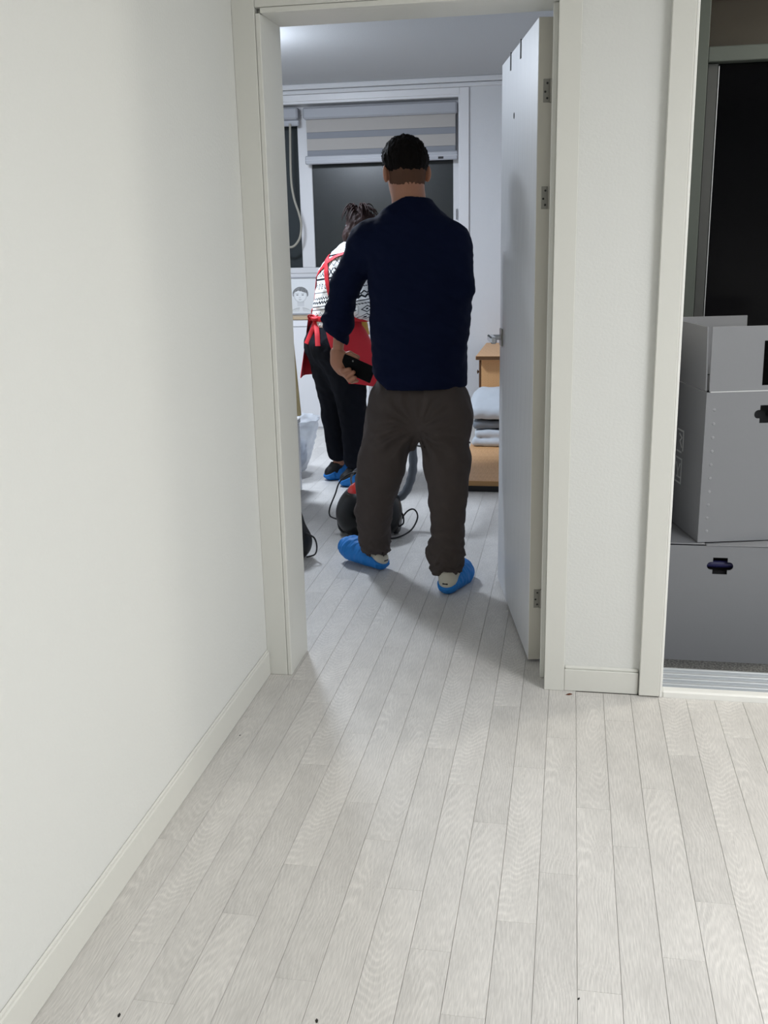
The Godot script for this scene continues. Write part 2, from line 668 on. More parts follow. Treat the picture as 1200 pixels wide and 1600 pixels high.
func plank_mesh(length: float, v0: float, variant: int) -> ArrayMesh:
	var w := 0.0857
	var g := 0.00035
	var b := 0.0006
	var d := 0.0012
	var st := mb()
	var P := func(x: float, y: float, z: float) -> void:
		st.set_uv(Vector2((variant + clampf(0.03 + 0.94 * x / w, 0.02, 0.98)) / 6.0, v0 + z / 0.6625))
		st.add_vertex(Vector3(x, y, z))
	var quad := func(q: Array, n: Vector3) -> void:
		for k in [0, 1, 2, 0, 2, 3]:
			st.set_normal(n)
			P.call(q[k].x, q[k].y, q[k].z)
	var lo := [g, g]
	var hi := [w - g, length - g]
	var T := [Vector3(lo[0] + b, 0, lo[1] + b), Vector3(hi[0] - b, 0, lo[1] + b), Vector3(hi[0] - b, 0, hi[1] - b), Vector3(lo[0] + b, 0, hi[1] - b)]
	var E := [Vector3(lo[0], -d, lo[1]), Vector3(hi[0], -d, lo[1]), Vector3(hi[0], -d, hi[1]), Vector3(lo[0], -d, hi[1])]
	quad.call(T, Vector3.UP)
	var dirs := [Vector3(0, 0, -1), Vector3(1, 0, 0), Vector3(0, 0, 1), Vector3(-1, 0, 0)]
	for k in 4:
		var j := (k + 1) % 4
		quad.call([E[k], E[j], T[j], T[k]], (dirs[k] + Vector3.UP).normalized())
		var dn := Vector3(0, -0.004, 0)
		quad.call([E[k] + dn, E[j] + dn, E[j], E[k]], dirs[k])
	return st.commit()

func floor_planks() -> void:
	var m := flat_mat(Color.WHITE, 0.42, 0.0, 0.45)
	m.albedo_texture = plank_texture()
	var base := flat_mat(rgb(172, 168, 160), 0.8)
	var fl := structure("floor", boxes_of([[-0.12, 4.32, -0.1, -0.005, -0.0, 5.12], [-3.1, 1.2, -0.1, -0.005, -4.95, 0.0]]), base, "pale whitewashed wood plank floor running from hall into bedroom", "floor")
	var plain := flat_mat(rgb(211, 208, 202), 0.45)
	part("floor_sheet", boxes_of([[0.0, 4.2, -0.02, -0.0006, 2.1, 5.0], [2.147, 4.2, -0.02, -0.0006, 0.0, 2.1], [-3.1, -1.28, -0.02, -0.0006, -4.75, -0.2]]), plain, fl)
	var w := 0.0857
	var L := 0.6625
	var ph := [0.03, 0.19, 0.573, 0.377, 0.088, 0.248, 0.432, 0.624, 0.135, 0.508, 0.322]
	var cache := {}
	for i in range(-27, 13):
		var x0 := 1.0337 + i * w
		var spans := []
		var mid := x0 + w * 0.5
		var hall := mid > -0.02
		var door := x0 + w > 0.05 and x0 < 0.96
		var room := mid < 1.08
		if door:
			spans = [[BACK, 2.1]]
		else:
			if hall:
				spans.append([0.0, 2.1])
			if room:
				spans.append([BACK, -0.2])
		var p: float = ph[posmod(i, 11)]
		for s in spans:
			var k := int(floor((s[0] - p) / L))
			while p + k * L < s[1] - 0.004:
				var a := maxf(p + k * L, s[0])
				var b := minf(p + (k + 1) * L, s[1])
				var variant := posmod(i * 7 + k * 5 + (i * k) % 3, 6)
				var v0 := (a - (p + k * L)) / L
				if b - a > 0.004:
					var key := "%d_%d_%d" % [roundi((b - a) * 1000), roundi(v0 * 100), variant]
					if not cache.has(key):
						cache[key] = plank_mesh(b - a, v0, variant)
					var o := MeshInstance3D.new()
					o.name = "plank_%03d" % fl.get_child_count()
					o.mesh = cache[key]
					o.material_override = m
					o.position = Vector3(x0, 0, a)
					fl.add_child(o, true)
				k += 1

func door_frame() -> void:
	var t := thing("trim_2", "off-white wooden door frame with casing around the bedroom doorway", "door frame", Vector3(0.507, 0, -0.1), "", "structure")
	var o := t.position
	var add := func(called: String, list: Array, bev: float) -> void:
		var st := mb()
		for b in list:
			box(st, Vector3(b[0], b[2], b[4]) - o, Vector3(b[1], b[3], b[5]) - o, bev)
		part(called, st, M.trim, t)
	# casing boards, each with a thin lip on the opening side
	add.call("casing", [[0.0, 0.0685, 0.0, 2.1485, -0.016, 0.0]], 0.0015)
	add.call("casing_lip", [[0.0695, 0.0842, 0.0, 2.06, -0.03, -0.0005]], 0.002)
	add.call("casing", [[0.932, 0.995, 0.0, 2.1485, -0.016, 0.0]], 0.0015)
	add.call("casing_head", [[0.0695, 0.931, 2.0755, 2.1485, -0.016, 0.0]], 0.0015)
	add.call("casing_lip", [[0.0845, 0.931, 2.06, 2.0745, -0.03, -0.0005]], 0.002)
	# jambs through the wall
	add.call("jamb", [[0.07, 0.0835, 0.0, 2.0745, -0.215, -0.03]], 0.0015)
	add.call("jamb", [[0.9315, 0.945, 0.0, 2.0745, -0.215, -0.004]], 0.0015)
	add.call("jamb_head", [[0.0836, 0.9314, 2.0605, 2.0745, -0.215, -0.03]], 0.0015)
	add.call("door_stop", [[0.9145, 0.9314, 0.0, 2.06, -0.19, -0.09]], 0.003)
	# second frame, of the opening to the vestibule
	var u := thing("trim_3", "off-white frame beside the opening to the dark vestibule, right of the narrow wall panel", "door frame", Vector3(1.266, 0, -0.1), "", "structure")
	var p := u.position
	var st := mb()
	box(st, Vector3(1.2305, 0.004, -0.19) - p, Vector3(1.2935, 2.3, 0.012) - p, 0.002)
	part("casing", st, M.trim, u)
	st = mb()
	box(st, Vector3(1.294, 0.0, -0.2) - p, Vector3(1.3025, 2.3, 0.008) - p, 0.0015)
	part("edge_strip", st, M.strip, u, "brighter white plastic edge strip")
	# aluminium sill of the opening
	var s := thing("trim_4", "grooved bright aluminium sill along the foot of the vestibule opening", "sill", Vector3(2.2, 0, -0.1), "", "structure")
	p = s.position
	st = mb()
	box(st, Vector3(1.303, -0.08, -0.2) - p, Vector3(3.3, 0.006, -0.03) - p, 0.001)
	part("sill_plate", st, M.alu, s)
	st = mb()
	box(st, Vector3(1.303, -0.02, -0.032) - p, Vector3(3.3, 0.022, 0.006) - p, 0.005)
	part("sill_lip", st, M.strip, s)
	for z in [-0.07, -0.11, -0.15, -0.19]:
		st = mb()
		box(st, Vector3(1.303, 0.004, z - 0.006) - p, Vector3(3.3, 0.016, z + 0.006) - p, 0.002)
		part("sill_rib", st, M.alu, s)

func door_leaf() -> void:
	var d := thing("door_1", "white wood-grained bedroom door standing open with hinges and silver lever", "door", Vector3(0.906, 0.0, -0.215), "", "structure")
	d.rotation.y = deg_to_rad(10.9)
	part("door_panel", bx(Vector3(-0.036, 0.012, -0.868), Vector3(0.008, 2.045, -0.0005), 0.0012), M.door, d)
	part("door_edge", bx(Vector3(-0.0345, 0.013, -0.0008), Vector3(0.0065, 2.044, 0.0006), 0.0003), M.door_edge, d)
	for y in [1.81, 1.505, 0.203]:
		var st := mb()
		box(st, Vector3(-0.02, y, 0.0), Vector3(0.004, y + 0.066, 0.0022), 0.0008)
		var h := part("hinge", st, M.steel, d)
		st = mb()
		tube(st, PackedVector3Array([Vector3(0.004, y, 0.004), Vector3(0.004, y + 0.066, 0.004)]), 0.005, 10)
		part("hinge_pin", st, M.steel, h)
		for k in [[0.012, 0.008], [0.03, 0.014], [0.054, 0.008]]:
			st = mb()
			lathe(st, [Vector2(0.0035, 0), Vector2(0.0025, 0.001), Vector2(0, 0.0012)], 8, Transform3D(Basis(Vector3.RIGHT, PI / 2), Vector3(-k[1], y + k[0], 0.0022)))
			part("screw", st, M.black, h)
	# handle near the free edge
	var z := -0.8
	var y := 1.04
	var rose := part("rose", bx(Vector3(-0.043, y - 0.034, z - 0.03), Vector3(-0.036, y + 0.034, z + 0.03), 0.002), M.steel, d)
	var st2 := mb()
	tube(st2, PackedVector3Array([Vector3(-0.042, y, z), Vector3(-0.082, y, z)]), 0.011, 16)
	part("spindle", st2, M.chrome, rose)
	st2 = mb()
	box(st2, Vector3(-0.094, y - 0.014, z - 0.012), Vector3(-0.07, y + 0.012, z + 0.115), 0.005)
	part("lever", st2, M.chrome, rose)
	for hz in [-0.37, -0.62]:
		st2 = mb()
		box(st2, Vector3(-0.039, 1.99, hz - 0.008), Vector3(-0.036, 2.049, hz + 0.008), 0.0008)
		box(st2, Vector3(-0.039, 2.045, hz - 0.008), Vector3(0.003, 2.048, hz + 0.008), 0.0008)
		part("hook", st2, M.black, d, "dark clip hung over the top of the door")
	st2 = mb()
	lathe(st2, [Vector2(0.011, 0), Vector2(0.009, 0.002), Vector2(0, 0.002)], 12, Transform3D(Basis(Vector3.FORWARD, -PI / 2), Vector3(-0.036, 1.83, -0.52)))
	part("peg_hole", st2, M.black, d, "small dark dent")

func vestibule() -> void:
	structure("floor_vestibule", boxes_of([[1.2, 3.4, -0.18, -0.08, -1.5, -0.15]]), M.stone, "speckled grey stone floor of the vestibule under the boxes", "floor")
	structure("wall_vestibule_left", boxes_of([[1.2, 1.29, -0.1, 2.5, -1.5, -0.2]]), M.shell, "grey wall at the left of the vestibule", "wall")
	structure("wall_vestibule_right", boxes_of([[3.3, 3.42, -0.1, 2.5, -1.5, -0.2]]), M.shell, "grey wall at the right of the vestibule", "wall")
	structure("ceiling_vestibule", boxes_of([[1.2, 3.42, 2.4, 2.5, -1.5, -0.2]]), M.ceiling, "white vestibule ceiling", "ceiling")
	var d := thing("door_2", "dark grey metal glazed sliding door behind the stacked boxes", "glazed door", Vector3(2.3, -0.08, -1.38), "", "structure")
	var p := d.position
	var add := func(called: String, b: Array, m: Material, bev := 0.003) -> MeshInstance3D:
		var st := mb()
		box(st, Vector3(b[0], b[2], b[4]) - p, Vector3(b[1], b[3], b[5]) - p, bev)
		return part(called, st, m, d)
	add.call("frame_post", [1.29, 1.484, -0.08, 2.4, -1.42, -1.35], M.frame_grey)
	add.call("frame_post", [3.2, 3.3, -0.08, 2.4, -1.42, -1.35], M.frame_grey)
	add.call("transom_bar", [1.484, 3.2, 2.062, 2.117, -1.42, -1.35], M.frame_grey)
	add.call("head_bar", [1.484, 3.2, 2.29, 2.4, -1.42, -1.35], M.frame_grey)
	add.call("sash_stile", [1.487, 1.529, -0.08, 2.061, -1.42, -1.385], M.frame_dark)
	add.call("sash_stile", [2.3, 2.35, -0.08, 2.061, -1.42, -1.385], M.frame_dark)
	add.call("glazing_bead", [1.5295, 1.5325, -0.08, 2.05, -1.4, -1.383], M.alu, 0.0005)
	var glass := flat_mat(Color(0.02, 0.022, 0.03, 0.25), 0.02, 0.0, 0.12)
	glass.transparency = BaseMaterial3D.TRANSPARENCY_ALPHA
	add.call("pane", [1.5327, 2.3, -0.08, 2.06, -1.408, -1.402], glass, 0.0)
	add.call("pane", [2.35, 3.2, -0.08, 2.06, -1.408, -1.402], glass, 0.0)
	var brown := flat_mat(rgb(48, 44, 38), 0.12)  # brownish reflection put into the pane colour
	add.call("transom_pane", [1.484, 3.2, 2.117, 2.29, -1.4, -1.392], brown, 0.0)
	# the unlit landing beyond the glass
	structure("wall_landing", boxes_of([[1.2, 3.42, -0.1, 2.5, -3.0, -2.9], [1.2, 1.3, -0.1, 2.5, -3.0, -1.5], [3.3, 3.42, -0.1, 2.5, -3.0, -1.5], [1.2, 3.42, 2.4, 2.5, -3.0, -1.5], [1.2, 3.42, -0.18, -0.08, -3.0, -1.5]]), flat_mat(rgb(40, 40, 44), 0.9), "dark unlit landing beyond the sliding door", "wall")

func window_room() -> void:
	var w := thing("window_1", "white framed bedroom window with frosted panes at night", "window", Vector3(-0.9, 0.8, -4.85), "", "structure")
	var p := w.position
	var add := func(called: String, list: Array, m: Material, bev := 0.003) -> MeshInstance3D:
		var st := mb()
		for b in list:
			box(st, Vector3(b[0], b[2], b[4]) - p, Vector3(b[1], b[3], b[5]) - p, bev)
		return part(called, st, m, w)
	# casing on the wall
	add.call("casing", [[0.151, 0.2185, 0.757, 2.4605, BACK, BACK + 0.016]], M.pvc)
	add.call("casing_head", [[-2.06, 0.1505, 2.415, 2.4605, BACK, BACK + 0.016]], M.pvc)
	add.call("casing", [[-2.06, -2.0, 0.757, 2.415, BACK, BACK + 0.016]], M.pvc)
	add.call("casing_sill", [[-2.0, 0.1505, 0.757, 0.83, BACK - 0.01, BACK + 0.016]], M.pvc)
	# lining of the recess
	add.call("reveal", [[-2.0, 0.15, 2.4, 2.415, -5.03, BACK], [0.14, 0.15, 0.83, 2.4, -5.03, BACK], [-2.0, -1.99, 0.83, 2.4, -5.03, BACK], [-2.0, 0.15, 0.8, 0.83, -5.03, BACK]], M.pvc, 0.0)
	add.call("lower_panel", [[-1.99, 0.14, 0.83, 1.165, -4.97, -4.93]], M.pvc)
	add.call("mullion_rail", [[-1.99, 0.14, 1.1655, 1.209, -4.97, -4.925]], M.pvc)
	add.call("head_rail", [[-1.99, 0.14, 2.34, 2.4, -4.97, -4.93]], M.pvc)
	# right sash, in front
	add.call("sash_stile", [[-1.12, -1.0155, 1.2095, 2.34, -4.955, -4.93]], M.pvc, 0.004)
	add.call("sash_stile", [[0.08, 0.1395, 1.2095, 2.34, -4.955, -4.93]], M.pvc, 0.004)
	add.call("sash_rail", [[-1.015, 0.0795, 2.28, 2.34, -4.955, -4.93]], M.pvc, 0.004)
	var frost := flat_mat(rgb(27, 33, 35), 0.27, 0.0, 0.58)
	var dark := flat_mat(rgb(40, 47, 50), 0.5, 0.0, 0.4)
	add.call("pane", [[-1.0155, 0.08, 1.209, 2.28, -4.95, -4.944]], frost, 0.0)
	add.call("pane", [[-1.98, -1.12, 1.209, 2.34, -4.985, -4.979]], dark, 0.0)
	add.call("sash_stile", [[-1.99, -1.93, 1.209, 2.34, -5.0, -4.972]], M.pvc, 0.004)
	structure("wall_outside", boxes_of([[-2.1, 0.25, 0.7, 2.5, -5.2, -5.1]]), flat_mat(rgb(18, 20, 22), 0.9), "dark night beyond the window panes", "wall")
	var hd := add.call("sash_handle", [[0.098, 0.124, 1.52, 1.6, -4.93, -4.915]], M.pvc, 0.004) as MeshInstance3D
	var st := mb()
	box(st, Vector3(0.104, 1.545, -4.917) - p, Vector3(0.119, 1.625, -4.9) - p, 0.005)
	part("lever", st, M.chrome, hd)
	# day-and-night roller blinds
	zebra_blind(Vector3(-1.04, 2.345, -4.84), 1.165, -1.0, 2.295, 1.975, "wide day-and-night roller blind half lowered over the right window sash", false)
	zebra_blind(Vector3(-1.985, 2.35, -4.84), 0.905, -1.0, 2.3, 2.255, "rolled-up blind over the left window sash", true)
	# bead chain loop hanging in front of the left sash
	var ch := thing("cord_loop", "pale loop of cord hanging in front of the dark left window pane", "cord", Vector3(-1.13, 1.38, -4.8))
	st = mb()
	var c := ch.position
	tube(st, smooth([Vector3(-1.14, 2.27, -4.8) - c, Vector3(-1.15, 1.9, -4.8) - c, Vector3(-1.135, 1.74, -4.8) - c, Vector3(-1.1, 1.62, -4.8) - c, Vector3(-1.085, 1.53, -4.8) - c, Vector3(-1.105, 1.43, -4.8) - c, Vector3(-1.17, 1.37, -4.8) - c, Vector3(-1.25, 1.42, -4.8) - c, Vector3(-1.27, 1.7, -4.8) - c, Vector3(-1.26, 2.27, -4.8) - c], 8), 0.009, 8)
	part("cord", st, flat_mat(rgb(158, 154, 142), 0.5), ch)

func zebra_blind(at: Vector3, width: float, _u: float, yb: float, ye: float, label: String, rolled: bool) -> void:
	var t := thing("roller_blind", label, "blind", at)
	var L := 0.004
	part("cassette", bx(Vector3(0, yb - at.y, -0.045), Vector3(width, 0.035, 0.045), 0.012), flat_mat(rgb(168, 170, 176), 0.5), t)
	var opaque := grainy(flat_mat(rgb(178, 174, 170), 0.85), 0.1, 30.0, 0.3)
	var sheer := grainy(flat_mat(rgb(140, 143, 150), 0.7), 0.12, 30.0, 0.3)
	if not rolled:
		var bands := [[2.295, 2.205, opaque, "opaque_band"], [2.205, 2.158, sheer, "sheer_band"], [2.158, 2.075, opaque, "opaque_band"], [2.075, 2.035, sheer, "sheer_band"]]
		for b in bands:
			var inset := L + (0.012 if b[3] == "opaque_band" else 0.012)
			part(b[3], bx(Vector3(inset, b[1] - at.y, 0.0 if b[3] == "opaque_band" else -0.004), Vector3(width - inset, b[0] - at.y, 0.004 if b[3] == "opaque_band" else -0.001), 0.0008), b[2], t)
		# second layer of cloth behind
		part("backing_cloth", bx(Vector3(0.012, 2.035 - at.y, -0.022), Vector3(width - 0.012, 2.295 - at.y, -0.02), 0.0005), sheer, t)
	var r := part("bottom_rail", bx(Vector3(0.0, ye - at.y, -0.014), Vector3(width, ye + (0.062 if not rolled else 0.045) - at.y, 0.016), 0.007), flat_mat(rgb(176, 178, 184), 0.4), t)
	part("rail_lip", bx(Vector3(0.0, ye + 0.028 - at.y, 0.0), Vector3(width, ye + 0.034 - at.y, 0.019), 0.002), flat_mat(rgb(206, 208, 214), 0.35), r)
	if not rolled:
		part("rail_tag", bx(Vector3(1.02, ye + 0.008 - at.y, 0.015), Vector3(1.06, ye + 0.024 - at.y, 0.017), 0.0005), M.black, r)

# ---------------------------------------------------------------- people
func V(x: float, y: float, z: float) -> Vector3:
	return Vector3(x, y, z)

# shoe with a wrinkled disposable cover: heel, toe on the sole line
func shod_foot(t: Node3D, heel: Vector3, toe: Vector3, ankle: Vector3, shoe_mat: Material, half := 0.047, sd := 1) -> void:
	var shift := t.position
	var dir := (toe - heel).normalized()
	var side := dir.cross(Vector3.UP).normalized()
	var up := side.cross(dir).normalized()
	var L := (toe - heel).length()
	var lo := heel.min(toe).min(ankle) - V(0.1, 0.1, 0.1)
	var hi := heel.max(toe).max(ankle) + V(0.1, 0.13, 0.1)
	# shoe
	var s := Sdf.new(0.005, lo, hi)
	var hc := heel + dir * 0.036 + up * 0.04
	var ball := heel + dir * (L * 0.70) + up * 0.036
	var tip := toe - dir * 0.045 + up * 0.032
	s.bone(hc, 0.036, ball, 0.044, 0.03)
	s.bone(ball, 0.044, tip, 0.035, 0.02)
	s.bone(heel + dir * 0.045 + up * 0.05, 0.034, ankle, 0.038, 0.02)
	s.bone(heel + dir * (L * 0.36) + up * 0.055, 0.04, ball, 0.035, 0.03)
	s.cut(-up, heel)
	s.cut(Vector3.UP, ankle + V(0, 0.012, 0))
	s.bone(ankle + V(0, 0.0, 0), 0.034, ankle + V(0, 0.2, 0), 0.036, 0.01, Vector3.ZERO, 1.0, true)
	var st := mb()
	s.nets(st, shift)
	part("shoe", st, shoe_mat, t)
	# cover
	var n := soft_noise(1.0, sd, 2)
	var c := Sdf.new(0.004, lo, hi)
	c.bone(hc, 0.041, ball, 0.05, 0.03)
	c.bone(ball, 0.05, tip, 0.043, 0.02)
	c.bone(heel + dir * (L * 0.45) + up * 0.05, 0.046, ball, 0.042, 0.03)
	c.cut(-up, heel - up * 0.002)
	# opening slopes from high at the toe to low at the heel, gathered at the rim
	var rim_n := (up * 0.90 - dir * 0.44).normalized()
	c.displace(func(p: Vector3) -> float:
		var q := p - heel
		var a := q.dot(dir)
		var b := q.dot(side)
		var e := q.dot(up)
		return 0.006 * n.get_noise_3d(a * 46.0 + e * 14.0, b * 20.0, e * 12.0) * clampf(e / 0.02, 0.15, 1.0) - 0.004)
	c.cut(rim_n, heel + up * 0.032)
	st = mb()
	c.nets(st, shift)
	part("shoe_cover", st, M.cover, t, "blue wrinkled disposable shoe cover")
	st = mb()
	box(st, V(-0.012, 0.044, -0.002), V(0.012, 0.051, 0.004), 0.002, Transform3D(Basis(side, up, -dir), heel + dir * 0.003 - shift))
	if shoe_mat == M.shoe:
		part("heel_tab", st, M.black, t, "dark tab at the heel")

func head(st: SurfaceTool, c: Vector3, b: Basis, shift: Vector3, neck: Vector3, k := 1.0) -> void:
	# b.z points out of the back of the head, b.x to the wearer's right
	var s := Sdf.new(0.0045, c - Vector3.ONE * 0.19 * k, c + V(0.17, 0.16, 0.17) * k)
	s.ell(c + b * V(0, 0.025, 0.012) * k, V(0.078, 0.09, 0.096) * k, b, 0.01)
	s.ell(c + b * V(0, -0.05, -0.035) * k, V(0.058, 0.068, 0.062) * k, b, 0.04)
	s.bone(c + b * V(0, -0.1, -0.075) * k, 0.018 * k, c + b * V(0, -0.085, -0.06) * k, 0.02 * k, 0.03)
	s.bone(c + b * V(0, -0.045, 0.02) * k, 0.063 * k, neck, 0.07 * k, 0.03)
	s.bone(c + b * V(0, 0.005, -0.088) * k, 0.008 * k, c + b * V(0, -0.035, -0.108) * k, 0.013 * k, 0.012)
	for e in [-1.0, 1.0]:
		s.bone(c + b * V(0.012 * e, -0.038, -0.098) * k, 0.009 * k, c + b * V(0.014 * e, -0.036, -0.09) * k, 0.01 * k, 0.01)
		s.ell(c + b * V(0.031 * e, 0.004, -0.088) * k, V(0.017, 0.011, 0.012) * k, b, 0.004, true)
		s.ell(c + b * V(0.031 * e, 0.004, -0.076) * k, V(0.013, 0.012, 0.012) * k, b, 0.003)
		s.bone(c + b * V(0.014 * e, 0.026, -0.09) * k, 0.008 * k, c + b * V(0.048 * e, 0.025, -0.075) * k, 0.007 * k, 0.012)
		var eb := b * Basis(Vector3.UP, 0.45 * e)
		s.ell(c + b * V(0.084 * e, -0.012, 0.012) * k, V(0.011, 0.034, 0.021) * k, eb, 0.006)
		s.ell(c + b * V(0.094 * e, -0.008, 0.008) * k, V(0.006, 0.02, 0.011) * k, eb, 0.004, true)
	s.bone(c + b * V(-0.024, -0.066, -0.093) * k, 0.007 * k, c + b * V(0.024, -0.066, -0.093) * k, 0.007 * k, 0.008)
	s.bone(c + b * V(-0.02, -0.076, -0.091) * k, 0.008 * k, c + b * V(0.02, -0.076, -0.091) * k, 0.008 * k, 0.006)
	s.ell(c + b * V(0, -0.0705, -0.104) * k, V(0.024, 0.0022, 0.008) * k, b, 0.002, true)
	s.nets(st, shift)

func man() -> void:
	var t := thing("person", "man in navy shirt and brown trousers seen from behind, holding a black phone", "person", V(0.37, 0, -1.06))
	var sh := t.position
	var F := V(-0.22, 0, -0.975).normalized()
	var n := soft_noise(1.0, 31, 2)
	# shirt
	var s := Sdf.new(0.0085, V(-0.11, 0.76, -1.45), V(0.68, 1.64, -0.84))
	s.bone(V(0.376, 0.80, -1.06), 0.2, V(0.380, 1.10, -1.07), 0.194, 0.05, F, 0.72)
	s.bone(V(0.380, 1.10, -1.07), 0.194, V(0.368, 1.30, -1.09), 0.19, 0.05, F, 0.7)
	s.bone(V(0.368, 1.28, -1.09), 0.185, V(0.348, 1.405, -1.1), 0.155, 0.06, F, 0.66)
	s.bone(V(0.185, 1.425, -1.1), 0.075, V(0.50, 1.405, -1.09), 0.078, 0.06)
	s.bone(V(0.30, 1.46, -1.11), 0.085, V(0.40, 1.45, -1.1), 0.085, 0.06)
	s.bone(V(0.337, 1.49, -1.12), 0.088, V(0.337, 1.62, -1.14), 0.079, 0.05, F, 0.9)
	# left arm (away from the body)
	s.bone(V(0.16, 1.415, -1.1), 0.073, V(0.062, 1.235, -1.12), 0.058, 0.035)
	s.bone(V(0.062, 1.235, -1.12), 0.058, V(0.026, 1.1, -1.12), 0.06, 0.03)
	s.bone(V(0.026, 1.1, -1.12), 0.06, V(0.008, 0.985, -1.145), 0.049, 0.03)
	s.bone(V(0.008, 0.985, -1.145), 0.049, V(0.013, 0.972, -1.15), 0.047, 0.02)
	# right arm, bent forward
	s.bone(V(0.512, 1.40, -1.1), 0.074, V(0.545, 1.23, -1.06), 0.057, 0.035)
	s.bone(V(0.545, 1.23, -1.06), 0.055, V(0.53, 1.16, -1.1), 0.053, 0.03)
	s.bone(V(0.53, 1.155, -1.1), 0.05, V(0.45, 1.12, -1.33), 0.042, 0.02)
	s.displace(func(p: Vector3) -> float:
		var w := n.get_noise_3d(p.x * 7.0 + p.y * 5.0, p.y * 13.0, p.z * 7.0) * 0.006
		w += n.get_noise_3d(p.x * 16.0, p.y * 34.0 + p.x * 12.0, p.z * 16.0 + 5.0) * 0.0035
		# belt line fold
		w += 0.006 * exp(-pow((p.y - 1.0 - 0.05 * (p.x - 0.4)) / 0.02, 2.0)) * clampf((p.x - 0.25) * 6.0, 0.0, 1.0)
		if p.x < 0.12 and p.y < 1.2:
			w += 0.004 * sin(p.y * 95.0 + p.x * 30.0 + n.get_noise_3d(p.x * 9, p.y * 9, p.z * 9) * 4.0)
		return w)
	# curved hem, dipping in the middle of the back
	s.cut(V(0.0, -1, 0), V(0.3, 0.836, 0))
	s.cut(V(-0.62, -0.78, 0).normalized(), V(0.25, 0.845, 0))
	s.cut(V(0, 1, -0.12).normalized(), V(0.34, 1.585, -1.06))
	s.cut(V(-0.45, 0.89, 0).normalized(), V(0.285, 1.565, -1.06))
	# sleeve ends open on the wrist
	s.bone(V(0.014, 0.93, -1.15), 0.034, V(0.035, 0.86, -1.14), 0.036, 0.01, Vector3.ZERO, 1.0, true)
	s.bone(V(0.337, 1.55, -1.13), 0.068, V(0.337, 1.7, -1.15), 0.068, 0.01, F, 0.9, true)
	var st := mb()
	s.nets(st, sh)
	part("shirt", st, M.navy, t, "dark navy long-sleeved shirt, loose over the trousers")
	# trousers
	var q := Sdf.new(0.0085, V(-0.02, 0.03, -1.35), V(0.68, 0.96, -0.78))
	q.bone(V(0.378, 0.86, -1.07), 0.168, V(0.376, 0.795, -1.06), 0.192, 0.03, F, 0.64)
	q.bone(V(0.285, 0.755, -1.045), 0.112, V(0.27, 0.70, -1.05), 0.116, 0.05, F, 0.85)
	q.bone(V(0.27, 0.70, -1.05), 0.116, V(0.215, 0.514, -1.06), 0.099, 0.03)
	q.bone(V(0.215, 0.514, -1.06), 0.099, V(0.189, 0.413, -1.08), 0.091, 0.03)
	q.bone(V(0.189, 0.413, -1.08), 0.091, V(0.164, 0.278, -1.11), 0.078, 0.03)
	q.bone(V(0.164, 0.278, -1.11), 0.078, V(0.156, 0.14, -1.14), 0.067, 0.03)
	q.bone(V(0.156, 0.14, -1.14), 0.066, V(0.166, 0.09, -1.145), 0.053, 0.02)
	q.bone(V(0.475, 0.755, -1.035), 0.112, V(0.488, 0.70, -1.03), 0.108, 0.05, F, 0.85)
	q.bone(V(0.488, 0.70, -1.03), 0.108, V(0.496, 0.534, -1.0), 0.092, 0.03)
	q.bone(V(0.496, 0.534, -1.0), 0.092, V(0.505, 0.376, -0.98), 0.076, 0.03)
	q.bone(V(0.505, 0.376, -0.98), 0.076, V(0.505, 0.20, -0.95), 0.068, 0.03)
	q.bone(V(0.498, 0.168, -0.945), 0.078, V(0.497, 0.155, -0.945), 0.081, 0.010)
	q.bone(V(0.503, 0.125, -0.94), 0.076, V(0.501, 0.113, -0.94), 0.074, 0.008)
	q.bone(V(0.497, 0.095, -0.94), 0.064, V(0.50, 0.085, -0.94), 0.062, 0.010)
	q.displace(func(p: Vector3) -> float:
		var w := n.get_noise_3d(p.x * 9.0, p.y * 6.0 + 9.0, p.z * 9.0) * 0.009
		w += n.get_noise_3d(p.x * 26.0 + p.y * 8.0, p.y * 22.0, p.z * 26.0) * 0.003
		# side seam and creases that fan out from the seat
		var a := p - V(0.378, 0.68, p.z)
		w += 0.009 * sin(atan2(a.y, absf(a.x)) * 15.0 + n.get_noise_3d(p.x * 6.0, p.y * 6.0, 3.0) * 3.0) * exp(-pow((a.length() - 0.11) / 0.08, 2.0))
		var low := clampf((0.46 - p.y) * 3.0, 0.0, 1.0) * (0.5 if p.x < 0.34 else 0.8)
		w += low * 0.007 * sin(p.y * 120.0 + n.get_noise_3d(p.x * 14.0, p.y * 6.0, p.z * 14.0) * 6.0)
		var cuff := clampf((0.18 - p.y) * 12.0, 0.0, 1.0)
		w += cuff * 0.0045 * sin(p.y * 140.0 + p.x * 40.0 + n.get_noise_3d(p.x * 20.0, p.y * 9.0, p.z * 20.0) * 5.0)
		return w)
	q.cut(V(0, -1, 0), V(0, 0.066, 0))
	q.bone(V(0.166, 0.085, -1.145), 0.045, V(0.166, 0.02, -1.145), 0.05, 0.01, Vector3.ZERO, 1.0, true)
	st = mb()
	q.nets(st, sh)
	part("trousers", st, M.trousers, t, "loose dark brown-grey trousers bunched at the ankles")
	# body: one continuous figure under the clothes, head and hands showing
	st = mb()
	var bd := Sdf.new(0.012, V(-0.08, 0.02, -1.42), V(0.66, 1.6, -0.82))
	bd.bone(V(0.378, 0.88, -1.07), 0.12, V(0.36, 1.30, -1.1), 0.13, 0.04, F, 0.55)
	bd.bone(V(0.19, 1.42, -1.1), 0.05, V(0.49, 1.4, -1.1), 0.05, 0.05)
	bd.bone(V(0.34, 1.42, -1.11), 0.06, V(0.335, 1.56, -1.135), 0.055, 0.03)
